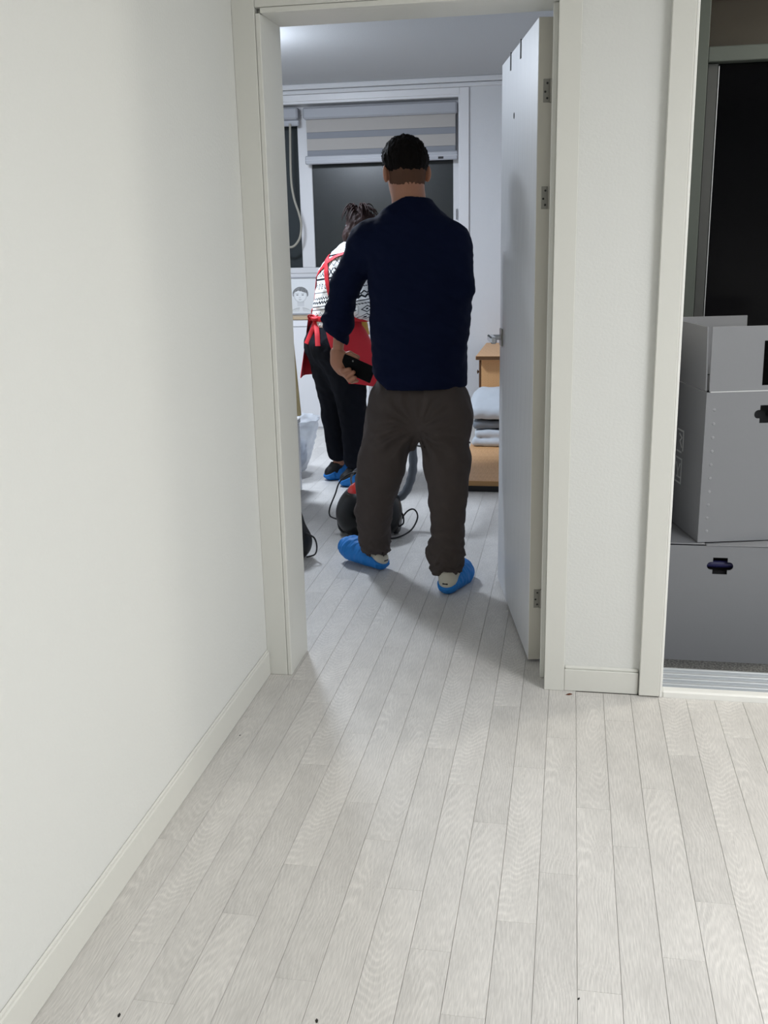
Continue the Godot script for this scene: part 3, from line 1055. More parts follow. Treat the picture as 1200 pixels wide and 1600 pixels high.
	for L in [[V(0.165, 1.41, -1.1), 0.045, V(0.05, 1.17, -1.12), 0.036], [V(0.05, 1.17, -1.12), 0.036, V(0.014, 0.96, -1.15), 0.027], [V(0.51, 1.39, -1.1), 0.045, V(0.54, 1.2, -1.07), 0.036], [V(0.54, 1.2, -1.07), 0.034, V(0.46, 1.13, -1.34), 0.026], [V(0.28, 0.8, -1.05), 0.08, V(0.2, 0.46, -1.07), 0.055], [V(0.2, 0.46, -1.07), 0.05, V(0.168, 0.1, -1.15), 0.034], [V(0.48, 0.8, -1.03), 0.08, V(0.5, 0.44, -0.99), 0.05], [V(0.5, 0.44, -0.99), 0.048, V(0.5, 0.1, -0.95), 0.034]]:
		bd.bone(L[0], L[1] * 0.85, L[2], L[3] * 0.85, 0.02)
	bd.nets(st, sh)
	var hb := Basis(Vector3.UP, 0.42) * Basis(Vector3.RIGHT, -0.18)
	var hc := V(0.318, 1.685, -1.15)
	head(st, hc, hb, sh, V(0.335, 1.53, -1.13), 1.02)
	left_hand(st, sh)
	# right hand, in front of the body
	var rh := Sdf.new(0.0045, V(0.3, 1.0, -1.5), V(0.52, 1.22, -1.28))
	rh.bone(V(0.455, 1.125, -1.33), 0.028, V(0.42, 1.115, -1.39), 0.036, 0.02, Vector3.UP, 0.6)
	for k in 4:
		var b0 := V(0.415 + 0.0 * k, 1.09 + 0.017 * k, -1.4)
		rh.bone(b0, 0.0095, b0 + V(-0.028, 0.0, -0.022), 0.009, 0.008)
		rh.bone(b0 + V(-0.028, 0.0, -0.022), 0.009, b0 + V(-0.05, 0.0, 0.0), 0.008, 0.004)
	rh.bone(V(0.43, 1.14, -1.37), 0.011, V(0.39, 1.165, -1.385), 0.009, 0.01)
	rh.nets(st, sh)
	part("body", st, M.skin, t, "skin of head, neck and hands")
	# hair
	var h := Sdf.new(0.0045, hc - Vector3.ONE * 0.14, hc + Vector3.ONE * 0.17)
	h.ell(hc + hb * V(0, 0.029, 0.012), V(0.089, 0.104, 0.109), hb, 0.01)
	h.ell(hc + hb * V(0, 0.07, -0.02), V(0.082, 0.07, 0.09), hb, 0.02)
	h.cut((hb * V(0, -0.93, -0.36)).normalized(), hc + hb * V(0, -0.062, 0.1))
	h.cut((hb * V(0, -0.5, -0.86)).normalized(), hc + hb * V(0, 0.03, -0.055))
	for e in [-1.0, 1.0]:
		h.ell(hc + hb * V(0.09 * e, -0.025, -0.002), V(0.03, 0.042, 0.034), hb, 0.004, true)
	var hn := soft_noise(1.0, 77, 3)
	h.displace(func(p: Vector3) -> float:
		var d := hb.inverse() * (p - hc)
		var ang := atan2(d.x, d.z)
		var w := hn.get_noise_3d(ang * 20.0, d.y * 9.0, d.z * 7.0) * 0.007 * clampf((d.y + 0.05) * 14.0, 0.12, 1.0)
		w += 0.010 * smoothstep(0.02, -0.045, d.y) + 0.004 * hn.get_noise_3d(ang * 60.0, d.y * 30.0, 5.0)
		w += 0.006 * hn.get_noise_3d(d.x * 45.0, d.y * 20.0, d.z * 25.0) * clampf(d.y * 14.0, 0.0, 1.0)
		return w)
	st = mb()
	h.nets(st, sh)
	part("hair", st, M.hair, t, "short dark hair, tapered at the nape")
	var fz := Sdf.new(0.004, hc - Vector3.ONE * 0.15, hc + Vector3.ONE * 0.15)
	fz.ell(hc + hb * V(0, 0.025, 0.012), V(0.0815, 0.095, 0.1005), hb, 0.01)
	fz.bone(hc + hb * V(0, -0.045, 0.02), 0.0668, V(0.335, 1.53, -1.13), 0.0735, 0.03)
	fz.cut((hb * V(0, -0.97, -0.22)).normalized(), hc + hb * V(0, -0.072, 0.08))
	fz.cut((hb * V(0, -0.25, -0.97)).normalized(), hc + hb * V(0, 0.0, -0.02))
	for e in [-1.0, 1.0]:
		fz.ell(hc + hb * V(0.09 * e, -0.012, 0.0), V(0.03, 0.04, 0.028), hb, 0.004, true)
	fz.displace(func(p: Vector3) -> float:
		var low := hb.inverse() * (p - hc)
		return hn.get_noise_3d(p.x * 70.0, p.y * 40.0, p.z * 70.0) * 0.0012 + smoothstep(-0.045, -0.075, low.y) * (0.002 + hn.get_noise_3d(p.x * 90.0, p.y * 60.0, p.z * 90.0) * 0.006))
	st = mb()
	fz.nets(st, sh)
	part("cropped_hair", st, grainy(flat_mat(rgb(96, 70, 56), 0.85, 0.0, 0.2), 0.2, 60.0, 0.6), t, "closely cropped hair at nape and temples")
	# feet
	shod_foot(t, V(0.205, 0.004, -1.125), V(-0.03, 0.042, -1.275), V(0.166, 0.085, -1.15), M.shoe, 0.047, 3)
	shod_foot(t, V(0.505, 0.002, -0.845), V(0.565, 0.002, -1.12), V(0.502, 0.08, -0.91), M.shoe, 0.047, 8)
	# phone, in the left hand
	var ph := thing("phone", "black phone in the man's left hand", "phone", V(0.105, 0.90, -1.115))
	ph.basis = Basis(Vector3.BACK, -0.39) * Basis(Vector3.UP, -0.12)
	part("phone_body", bx(V(-0.074, -0.036, -0.0045), V(0.074, 0.036, 0.0035), 0.003), flat_mat(rgb(12, 12, 13), 0.5, 0.0, 0.3), ph)
	part("screen", bx(V(-0.071, -0.033, 0.0034), V(0.071, 0.033, 0.0042), 0.0003), flat_mat(rgb(6, 6, 7), 0.45, 0.0, 0.2), ph)
	var cm := mb()
	lathe(cm, [Vector2(0.0042, 0), Vector2(0.0035, 0.0006), Vector2(0, 0.0007)], 12, Transform3D(Basis(Vector3.RIGHT, PI / 2), V(-0.028, 0.022, 0.0042)))
	part("camera_dot", cm, flat_mat(rgb(120, 118, 112), 0.3), ph)

func left_hand(st: SurfaceTool, sh: Vector3) -> void:
	var s := Sdf.new(0.0035, V(-0.04, 0.81, -1.2), V(0.17, 1.02, -1.05))
	s.bone(V(0.013, 0.96, -1.15), 0.031, V(0.018, 0.925, -1.148), 0.031, 0.01)
	# palm behind and under the phone
	s.bone(V(0.018, 0.925, -1.148), 0.031, V(0.036, 0.895, -1.138), 0.028, 0.02, V(0.35, 0, 0.93), 0.75)
	s.bone(V(0.03, 0.905, -1.145), 0.026, V(0.062, 0.878, -1.142), 0.02, 0.02)
	# thumb along the top edge, behind
	s.bone(V(0.034, 0.945, -1.15), 0.016, V(0.07, 0.958, -1.138), 0.0125, 0.015)
	s.bone(V(0.07, 0.958, -1.138), 0.0125, V(0.104, 0.944, -1.132), 0.0105, 0.006)
	# four fingers wrap round the lower edge to the front
	var F := [[V(0.030, 0.905, -1.125), V(0.046, 0.889, -1.104), V(0.074, 0.898, -1.098)], [V(0.042, 0.888, -1.128), V(0.064, 0.867, -1.103), V(0.092, 0.886, -1.096)], [V(0.050, 0.872, -1.13), V(0.072, 0.851, -1.11), V(0.098, 0.864, -1.098)], [V(0.054, 0.862, -1.14), V(0.078, 0.843, -1.128), V(0.104, 0.848, -1.112)]]
	var R := [0.0115, 0.0115, 0.0105, 0.009]
	for k in 4:
		s.bone(F[k][0], R[k] + 0.001, F[k][1], R[k], 0.01)
		s.bone(F[k][1], R[k], F[k][2], R[k] - 0.002, 0.004)
	s.nets(st, sh)

func sweater_texture() -> ImageTexture:
	var W := 256
	var H := 256
	var im := Image.create(W, H, false, Image.FORMAT_RGB8)
	var white := rgb(236, 238, 240)
	var ink := rgb(28, 32, 40)
	im.fill(white)
	for y in H:
		for x in W:
			var d := false
			var u := x % 32
			if y < 6 or (y >= 78 and y < 84) or (y >= 126 and y < 130) or (y >= 186 and y < 190):
				d = (x / 2 + y / 2) % 3 != 0 if y >= 126 else true
			elif y >= 8 and y < 40:  # large open lattice
				var v := y - 8
				d = absi(absi(u - 16) - absi(v - 16)) < 2 or (absi(u - 16) < 2 and absi(v - 16) < 2)
			elif y >= 44 and y < 74:  # bold crosses
				var v := y - 59
				d = (absi(absi(u - 16) - absi(v)) < 4 and absi(v) < 13) or (u < 3 and absi(v) < 3)
			elif y >= 90 and y < 122:  # round motifs
				var r := Vector2(u - 16, y - 106).length()
				d = (r > 6.0 and r < 9.5) or r < 2.5 or (u < 2 and y % 4 < 2)
			elif y >= 134 and y < 182:  # jagged stripes
				var z := absi((x + 8) % 16 - 8)
				d = absi(y - 144 - z) < 3 or absi(y - 166 + z) < 4 or absi(y - 176) < 2
			elif y >= 194 and y < 250:
				var v := (y - 194) % 28 - 14
				d = absi(absi(u - 16) + absi(v) - 11) < 2 or (absi(u - 16) < 3 and absi(v) < 3) or (u < 2 and v % 4 == 0)
			if d:
				im.set_pixel(x, y, ink)
	return ImageTexture.create_from_image(im)

func woman() -> void:
	var t := thing("person", "woman in patterned black and white sweater and red apron bending forward behind the man", "person", V(-0.36, 0, -2.77))
	var sh := t.position
	var n := soft_noise(1.0, 51, 2)
	var Fd := V(0.9, 0, -0.43).normalized()      # way she faces
	var Sd := V(0.43, 0, 0.9).normalized()       # her right-hand side, towards the viewer
	# sweater
	var s := Sdf.new(0.0085, V(-0.64, 0.86, -3.08), V(0.16, 1.48, -2.42))
	s.bone(V(-0.385, 0.94, -2.76), 0.135, V(-0.365, 1.05, -2.77), 0.135, 0.05, Fd, 0.85)
	s.bone(V(-0.365, 1.05, -2.77), 0.137, V(-0.33, 1.19, -2.78), 0.148, 0.05, Fd, 0.85)
	s.bone(V(-0.33, 1.19, -2.78), 0.145, V(-0.285, 1.28, -2.8), 0.12, 0.05, Fd, 0.85)
	s.bone(V(-0.285, 1.285, -2.72), 0.085, V(-0.25, 1.285, -2.88), 0.085, 0.05)
	s.bone(V(-0.262, 1.34, -2.81), 0.062, V(-0.235, 1.395, -2.82), 0.055, 0.04)
	s.bone(V(-0.23, 1.27, -2.68), 0.078, V(-0.17, 1.06, -2.62), 0.07, 0.03)
	s.bone(V(-0.17, 1.06, -2.62), 0.066, V(-0.03, 0.985, -2.66), 0.05, 0.03)
	s.bone(V(-0.2, 1.26, -2.92), 0.076, V(-0.1, 1.09, -2.95), 0.064, 0.03)
	s.bone(V(-0.1, 1.09, -2.95), 0.062, V(0.03, 0.985, -2.9), 0.048, 0.03)
	s.displace(func(p: Vector3) -> float:
		return n.get_noise_3d(p.x * 9.0, p.y * 14.0, p.z * 9.0) * 0.008 + n.get_noise_3d(p.x * 26.0 + p.y * 10.0, p.y * 26.0, p.z * 26.0) * 0.004)
	s.cut(V(0.1, -1, 0).normalized(), V(-0.4, 0.92, 0))
	s.bone(V(-0.25, 1.36, -2.815), 0.042, V(-0.2, 1.5, -2.84), 0.045, 0.01, Vector3.ZERO, 1.0, true)
	var st := mb()
	s.nets(st, sh, func(p: Vector3, _n: Vector3) -> Vector2:
		var q := p - V(-0.35, 1.0, -2.77)
		return Vector2(atan2(q.dot(Sd), q.dot(Fd)) * 0.46, (1.33 - p.y + 0.15 * (p.x + 0.38)) / 0.40 + 0.02))
	var sm := grainy(flat_mat(Color.WHITE, 0.9, 0.0, 0.2), 0.1, 20.0, 0.0)
	sm.uv1_scale = Vector3.ONE
	sm.uv1_triplanar = false
	sm.normal_enabled = false
	sm.albedo_texture = sweater_texture()
	part("sweater", st, sm, t, "white sweater with black knitted bands")
	# trousers
	var q := Sdf.new(0.009, V(-0.62, 0.08, -3.02), V(-0.1, 1.02, -2.5))
	q.bone(V(-0.395, 0.90, -2.76), 0.122, V(-0.40, 0.84, -2.76), 0.148, 0.04, Sd, 1.0)
	q.bone(V(-0.435, 0.82, -2.80), 0.125, V(-0.412, 0.67, -2.80), 0.107, 0.04)
	q.bone(V(-0.412, 0.67, -2.80), 0.107, V(-0.404, 0.40, -2.82), 0.077, 0.03)
	q.bone(V(-0.404, 0.40, -2.82), 0.077, V(-0.392, 0.18, -2.83), 0.068, 0.03)
	q.bone(V(-0.36, 0.82, -2.70), 0.13, V(-0.29, 0.67, -2.71), 0.112, 0.04)
	q.bone(V(-0.29, 0.67, -2.71), 0.112, V(-0.262, 0.41, -2.70), 0.078, 0.03)
	q.bone(V(-0.262, 0.41, -2.70), 0.078, V(-0.255, 0.16, -2.69), 0.07, 0.03)
	q.displace(func(p: Vector3) -> float:
		return n.get_noise_3d(p.x * 18.0, p.y * 16.0 + 4.0, p.z * 18.0) * 0.006)
	st = mb()
	q.nets(st, sh)
	part("trousers", st, M.jeans, t, "black trousers")
	# body under the clothes
	st = mb()
	var bd := Sdf.new(0.012, V(-0.6, 0.04, -3.08), V(0.2, 1.48, -2.48))
	bd.bone(V(-0.4, 0.85, -2.76), 0.11, V(-0.30, 1.26, -2.8), 0.095, 0.04)
	bd.bone(V(-0.29, 1.27, -2.8), 0.06, V(-0.225, 1.42, -2.835), 0.046, 0.03)
	for L in [[V(-0.25, 1.27, -2.7), 0.045, V(-0.165, 1.09, -2.62), 0.036], [V(-0.165, 1.09, -2.62), 0.034, V(0.0, 0.97, -2.665), 0.025], [V(-0.21, 1.26, -2.91), 0.045, V(-0.1, 1.09, -2.95), 0.036], [V(-0.1, 1.09, -2.95), 0.034, V(0.06, 0.97, -2.89), 0.025], [V(-0.42, 0.82, -2.8), 0.085, V(-0.404, 0.4, -2.82), 0.05], [V(-0.404, 0.4, -2.82), 0.048, V(-0.39, 0.1, -2.83), 0.034], [V(-0.33, 0.82, -2.71), 0.085, V(-0.262, 0.41, -2.7), 0.05], [V(-0.262, 0.41, -2.7), 0.048, V(-0.255, 0.1, -2.69), 0.034]]:
		bd.bone(L[0], L[1], L[2], L[3], 0.03)
	bd.nets(st, sh)
	var hb := Basis(Vector3.UP, -0.95) * Basis(Vector3.RIGHT, -0.5)
	var hc := V(-0.205, 1.462, -2.85)
	head(st, hc, hb, sh, V(-0.245, 1.36, -2.82), 0.92)
	for e in [[V(0.0, 0.975, -2.665), 1.0], [V(0.06, 0.975, -2.89), -1.0]]:
		var c: Vector3 = e[0]
		var hd := Sdf.new(0.0045, c - V(0.06, 0.12, 0.08), c + V(0.14, 0.07, 0.08))
		hd.bone(c, 0.024, c + V(0.05, -0.04, 0), 0.03, 0.02, V(0, 0.7, 0.3).normalized(), 0.6)
		for k in 4:
			var b0: Vector3 = c + V(0.058, -0.045, (k - 1.5) * 0.018)
			hd.bone(b0, 0.0088, b0 + V(0.03, -0.02, 0), 0.0085, 0.006)
			hd.bone(b0 + V(0.03, -0.02, 0), 0.0085, b0 + V(0.035 + 0.003 * (k % 2), -0.05, 0), 0.0075, 0.004)
		hd.bone(c + V(0.03, -0.02, -0.024 * e[1]), 0.011, c + V(0.065, -0.035, -0.045 * e[1]), 0.009, 0.01)
		hd.nets(st, sh)
	part("body", st, M.skin, t, "skin of face and hands")
	# hair gathered up in a loose messy bun
	var h := Sdf.new(0.005, hc - Vector3.ONE * 0.16, hc + Vector3.ONE * 0.2)
	h.ell(hc + hb * V(0, 0.02, 0.014), V(0.086, 0.096, 0.1), hb, 0.01)
	h.ell(hc + hb * V(0, 0.075, 0.055), V(0.05, 0.045, 0.05), hb, 0.02)
	h.ell(hc + hb * V(0, -0.05, 0.05), V(0.064, 0.06, 0.055), hb, 0.02)
	h.cut((hb * V(0, -0.3, -0.95)).normalized(), hc + hb * V(0, 0.0, -0.035))
	var hn := soft_noise(1.0, 78, 3)
	h.displace(func(p: Vector3) -> float:
		var d := hb.inverse() * (p - hc)
		return hn.get_noise_3d(d.x * 60.0, d.y * 22.0, d.z * 22.0) * 0.007)
	st = mb()
	h.nets(st, sh)
	var hair := part("hair", st, M.hair_brown, t, "dark brown hair in a messy bun")
	st = mb()
	var top := hc + hb * V(0, 0.07, 0.06) - sh
	for k in 64:
		var a := rng.randf_range(0, TAU)
		var r := rng.randf_range(0.02, 0.062)
		var d := V(cos(a) * r, 0, sin(a) * r)
		var p0: Vector3 = top + d * 0.5
		var p1: Vector3 = top + d + V(0, rng.randf_range(0.03, 0.07), 0)
		var p2: Vector3 = top + d * 1.7 + V(0, rng.randf_range(0.0, 0.055), rng.randf_range(0, 0.02))
		var p3: Vector3 = p2 + d * 0.25 + V(0, -rng.randf_range(0.015, 0.05), 0)
		tube(st, smooth([p0, p1, p2, p3], 4), func(u: float) -> float: return 0.0055 * (1.0 - 0.8 * u), 5)
	part("loose_strands", st, M.hair_brown, hair)
	st = mb()
	var clip_at := hc + hb * V(0.0, 0.035, 0.105) - sh + V(0.02, -0.045, 0.0)
	for k in 7:
		var p: Vector3 = clip_at + V(-0.045 + 0.017 * k, 0.004 * sin(k * 2.0), 0.012 - 0.001 * absf(k - 3))
		lathe(st, [Vector2(0, -0.0065), Vector2(0.0055, -0.003), Vector2(0.0055, 0.003), Vector2(0, 0.0065)], 6, Transform3D(Basis(), p))
	part("hair_clip", st, M.chrome, t, "glittering stones of a hair clip")
	# apron: straps crossing on the back, waist band, bow, skirt
	st = mb()
	var lines := [[V(-0.50, 1.02, 0), V(-0.482, 1.17, 0), V(-0.45, 1.235, 0), V(-0.385, 1.295, 0), V(-0.31, 1.335, 0), V(-0.25, 1.35, 0)], [V(-0.41, 1.37, 0), V(-0.392, 1.32, 0), V(-0.384, 1.26, 0), V(-0.372, 1.18, 0), V(-0.33, 1.06, 0), V(-0.25, 1.0, 0)]]
	for L in lines:
		var pts := PackedVector3Array()
		var ups := []
		for p in smooth(L, 5):
			var hp: Vector3 = s.hit(V(p.x, p.y, -2.44), V(0, 0, -1))
			if hp.z < -2.95:
				continue
			var g: Vector3 = s.grad(hp)
			pts.append(hp + g * 0.004 - sh)
			ups.append(g)
		if pts.size() > 2:
			tube(st, pts, 0.0165, 8, 0.16, ups)
	part("apron_strap", st, M.red, t)
	st = mb()
	var wp := PackedVector3Array()
	var wu := []
	for k in 33:
		var a := TAU * k / 32.0
		var d := V(cos(a), 0, sin(a))
		var hp: Vector3 = s.hit(V(-0.378, 0.985, -2.765) + d * 0.26, -d)
		wp.append(hp + d * 0.004 - sh)
		wu.append(d)
	tube(st, wp, 0.015, 8, 0.2, wu)
	part("apron_waistband", st, M.red, t)
	st = mb()
	var knot := s.hit(V(-0.485, 0.985, -2.4), V(0, 0, -1)) - sh + V(0.022, 0.0, 0.028)
	tube(st, smooth([knot + V(-0.02, 0.012, 0), knot + V(0, 0, 0.012), knot + V(0.025, 0.008, 0)], 4), 0.024, 8, 0.6)
	for side in [-1.0, 1.0]:
		tube(st, smooth([knot, knot + V(0.02 * side, 0.022, 0.012), knot + V(0.042 * side, 0.016, 0.01), knot + V(0.03 * side, -0.006, 0.014), knot], 4), 0.011, 6, 0.3)
	for tail in [[V(-0.012, -0.05, 0.02), V(-0.032, -0.09, 0.02), V(-0.055, -0.14, 0.01)], [V(0.012, -0.045, 0), V(0.024, -0.085, 0), V(0.034, -0.145, 0)]]:
		var pts := [knot]
		for d in tail:
			var w: Vector3 = knot + d + sh
			var hp: Vector3 = q.hit(V(w.x, w.y, -2.42), V(0, 0, -1))
			pts.append(V(w.x, w.y, maxf(w.z, hp.z + 0.012)) - sh)
		tube(st, smooth(pts, 5), 0.016, 8, 0.22)
	part("apron_bow", st, M.red, t, "red bow tied at the back of the waist")
	# skirt of the apron, open behind
	st = mb()
	var rows := []
	for j in 15:
		var v := j / 14.0
		var row := []
		for k in 41:
			var u := k / 40.0
			var a := lerpf(-2.85, lerpf(2.1, 1.62, v), u)   # from her far side round the front to her near side
			var dirn := Fd * cos(a) + Sd * sin(a)
			var near := smoothstep(0.0, 0.9, a)
			var r := lerpf(0.148 + 0.012 * near, 0.2 + 0.045 * near, pow(v, 1.0 - 0.5 * near)) + 0.018 * v * sin(a * 7.0 + 1.0) + 0.008 * v * sin(a * 15.0)
			var y := lerpf(0.985, 0.615, v) - 0.03 * v * cos(a * 1.0) + 0.01 * sin(a * 5.0) * v
			row.append(V(-0.378, y, -2.765) + dirn * r + Fd * 0.11 * v * clampf(cos(a) + 0.4, 0.0, 1.0) - sh)
		rows.append(row)
	sheet(st, rows)
	var rows2 := []
	for row in rows:
		var r2 := []
		for p in row:
			r2.append(p + (V(p.x, 0, p.z) - V(-0.018, 0, 0.005)).normalized() * -0.003)
		rows2.append(r2)
	sheet(st, rows2)
	part("apron_skirt", st, M.red, t)
	st = mb()
	var pk := []
	for j in 5:
		var row := []
		for k in 7:
			var a := lerpf(0.0, 0.85, k / 6.0)
			var dirn := Fd * cos(a) + Sd * sin(a)
			row.append(V(-0.378, 0.975 - 0.09 * j / 4.0, -2.765) + dirn * (0.176 + 0.016 * j / 4.0) + Fd * 0.018 - sh)
		pk.append(row)
	sheet(st, pk)
	part("apron_patch", st, M.yellow, t, "yellow patch on the apron")
	shod_foot(t, V(-0.47, 0.003, -2.79), V(-0.26, 0.003, -2.93), V(-0.40, 0.1, -2.83), M.black, 0.045, 13)
	shod_foot(t, V(-0.345, 0.003, -2.65), V(-0.11, 0.003, -2.73), V(-0.265, 0.1, -2.685), M.black, 0.045, 14)

# ---------------------------------------------------------------- boxes in the vestibule
# one wall of a plastic box: an upright board with an optional handle hole, made by constructive solids
func board_with_hole(w: float, hgt: float, th: float, hole: Vector2, parent: Node3D, called: String, m: Material, tr: Transform3D) -> Node3D:
	var c := CSGCombiner3D.new()
	c.name = called
	parent.add_child(c, true)
	c.transform = tr
	c.material_override = m
	var b := CSGBox3D.new()
	b.name = "board"
	b.size = V(w, hgt, th)
	b.position = V(w / 2, hgt / 2, -th / 2)
	c.add_child(b)
	for k in 2:
		var cut := CSGBox3D.new()
		cut.name = "cut"
		cut.operation = CSGShape3D.OPERATION_SUBTRACTION
		cut.size = V(0.05, 0.062, 0.1) if k == 0 else V(0.06, 0.03, 0.1)
		cut.position = V(hole.x, hole.y, 0)
		c.add_child(cut)
	for e in [-1.0, 1.0]:
		var cy := CSGCylinder3D.new()
		cy.name = "round_cut"
		cy.operation = CSGShape3D.OPERATION_SUBTRACTION
		cy.radius = 0.015
		cy.height = 0.1
		cy.sides = 20
		cy.rotation_degrees = V(90, 0, 0)
		cy.position = V(hole.x + e * 0.03, hole.y, 0)
		c.add_child(cy)
	return c

func boxes() -> void:
	# lower box
	var w := 0.46
	var dp := 0.5
	var hgt := 0.437
	var th := 0.005
	var t := thing("plastic_box", "grey plastic moving box at the bottom of the stack on the stone floor, lid closed", "box", V(1.298, -0.08, -0.49), "stacked grey plastic boxes")
	board_with_hole(w, hgt, th, Vector2(0.23, 0.364), t, "front_panel", M.box, Transform3D())
	board_with_hole(w, hgt, th, Vector2(0.23, 0.364), t, "back_panel", M.box, Transform3D(Basis(), V(0, 0, -dp + th)))
	part("side_panel", bx(V(0, 0, -dp + th), V(th, hgt, -th), 0.001), M.box, t)
	part("side_panel", bx(V(w - th, 0, -dp + th), V(w, hgt, -th), 0.001), M.box, t)
	part("bottom_panel", bx(V(th, 0.001, -dp + th), V(w - th, 0.006, -th), 0.001), M.box, t)
	# folded flaps, the right one lifting a little
	part("flap", bx(V(0.0, hgt + 0.001, -dp), V(w, hgt + 0.005, -0.252), 0.001), M.box, t)
	var st := mb()
	box(st, V(0.0, 0.0, -0.248), V(0.175, 0.004, 0), 0.001, Transform3D(Basis(), V(0.0, hgt + 0.004, 0)))
	part("flap", st, M.box, t)
	st = mb()
	box(st, V(0.178, 0.0, -0.248), V(w, 0.004, 0.0), 0.001, Transform3D(Basis(Vector3.BACK, 0.006), V(0.0, hgt - 0.0005, 0.002)))
	part("flap", st, M.box, t)
	st = mb()
	tube(st, PackedVector3Array([V(0.185, 0.364, -0.028), V(0.275, 0.364, -0.028)]), 0.0135, 14)
	part("handle_grip", st, M.box_blue, t, "dark blue grip inside the handle hole")
	part("hole_shade_sheet", bx(V(0.02, 0.01, -0.05), V(w - 0.02, hgt - 0.01, -0.045), 0.001), M.box_hole, t)  # near-black sheet behind the handle hole, the shade inside as its colour
	# upper box, turned a little, flaps up
	w = 0.4
	dp = 0.42
	hgt = 0.532
	var fl := 0.22
	var u := thing("plastic_box", "open grey plastic moving box on top of the closed one with its flaps standing up", "box", V(1.447, 0.367, -0.497), "stacked grey plastic boxes")
	u.rotation.y = deg_to_rad(13.5)
	board_with_hole(w, hgt, th, Vector2(0.215, 0.452), u, "front_panel", M.box, Transform3D())
	board_with_hole(w, hgt, th, Vector2(0.2, 0.462), u, "back_panel", M.box, Transform3D(Basis(), V(0, 0, -dp + th)))
	var side := part("side_panel", bx(V(0, 0, -dp + th), V(th, hgt, -th), 0.001), M.box, u)
	part("side_panel", bx(V(w - th, 0, -dp + th), V(w, hgt, -th), 0.001), M.box, u)
	part("bottom_panel", bx(V(th, 0.001, -dp + th), V(w - th, 0.006, -th), 0.001), M.box, u)
	part("hole_shade_sheet", bx(V(0.02, 0.01, -0.06), V(w - 0.02, hgt - 0.02, -0.055), 0.001), M.box_hole, u)  # shade inside the handle hole, put into a near-black sheet
	# creases at the fold
	part("fold_crease", bx(V(0.012, hgt - 0.001, -0.006), V(w, hgt + 0.003, 0.0015), 0.001), flat_mat(rgb(196, 198, 202), 0.4), u)
	var front := mb()
	box(front, V(0.008, 0.003, -th), V(w, fl, 0.0), 0.001, Transform3D(Basis(Vector3.RIGHT, -0.03), V(0, hgt, 0)))
	var ff := part("flap", front, M.box, u)
	st = mb()
	box(st, V(0.19, 0.02, 0.0), V(0.37, 0.17, 0.0012), 0.0004, Transform3D(Basis(Vector3.RIGHT, -0.03), V(0, hgt, 0)))  # thin flat black rectangle laid on the front flap
	part("black_square", st, flat_mat(rgb(8, 8, 8), 0.9, 0.0, 0.1), ff, "flat black rectangle")
	st = mb()
	box(st, V(0, 0.003, -dp + 0.012), V(th, fl, -0.012), 0.001, Transform3D(Basis(Vector3.BACK, 0.035), V(0, hgt, 0)))
	part("flap", st, M.box, u)
	st = mb()
	box(st, V(0.0, 0.003, 0), V(w - 0.1, fl, th), 0.001, Transform3D(Basis(Vector3.RIGHT, -0.05), V(0, hgt, -dp)))
	part("flap", st, M.box, u)
	st = mb()
	box(st, V(-th, 0.003, -dp + 0.012), V(0, fl, -0.012), 0.001, Transform3D(Basis(Vector3.BACK, -0.1), V(w, hgt, 0)))
	part("flap", st, M.box, u)
	# row of spot welds down the front corner
	var weld := flat_mat(rgb(142, 144, 149), 0.3)
	for k in 10:
		var y := 0.04 + k * 0.048
		st = mb()
		lathe(st, [Vector2(0.006, 0.0), Vector2(0.004, 0.0015), Vector2(0.0, 0.002)], 10, Transform3D(Basis(Vector3.RIGHT, PI / 2), V(0.03, y, 0.0)))
		part("weld_dot", st, weld, u)
	# white handling marks printed on the left side
	st = mb()
	var X := -0.0008
	var stroke := func(a: Vector2, b: Vector2, r := 0.003) -> void:
		var d := b - a
		var ang := atan2(d.y, d.x)
		box(st, V(0, -r, -r), V(0.0008, r, d.length() + r), 0.0, Transform3D(Basis(Vector3.RIGHT, -ang), V(X, a.y, a.x)))
	for q in [[-0.27, 0.165, -0.205, 0.165], [-0.27, 0.165, -0.27, 0.255], [-0.27, 0.255, -0.205, 0.255], [-0.205, 0.165, -0.205, 0.255], [-0.24, 0.185, -0.24, 0.205], [-0.24, 0.205, -0.22, 0.235], [-0.24, 0.205, -0.258, 0.235], [-0.215, 0.185, -0.25, 0.185], [-0.215, 0.28, -0.26, 0.28], [-0.2, 0.29, -0.2, 0.36], [-0.2, 0.36, -0.26, 0.36], [-0.215, 0.3, -0.235, 0.32], [-0.235, 0.32, -0.215, 0.335], [-0.215, 0.335, -0.24, 0.345]]:
		stroke.call(Vector2(q[0], q[1]), Vector2(q[2], q[3]))
	part("printed_mark", st, flat_mat(rgb(200, 202, 204), 0.6), side, "white printed handling symbols")

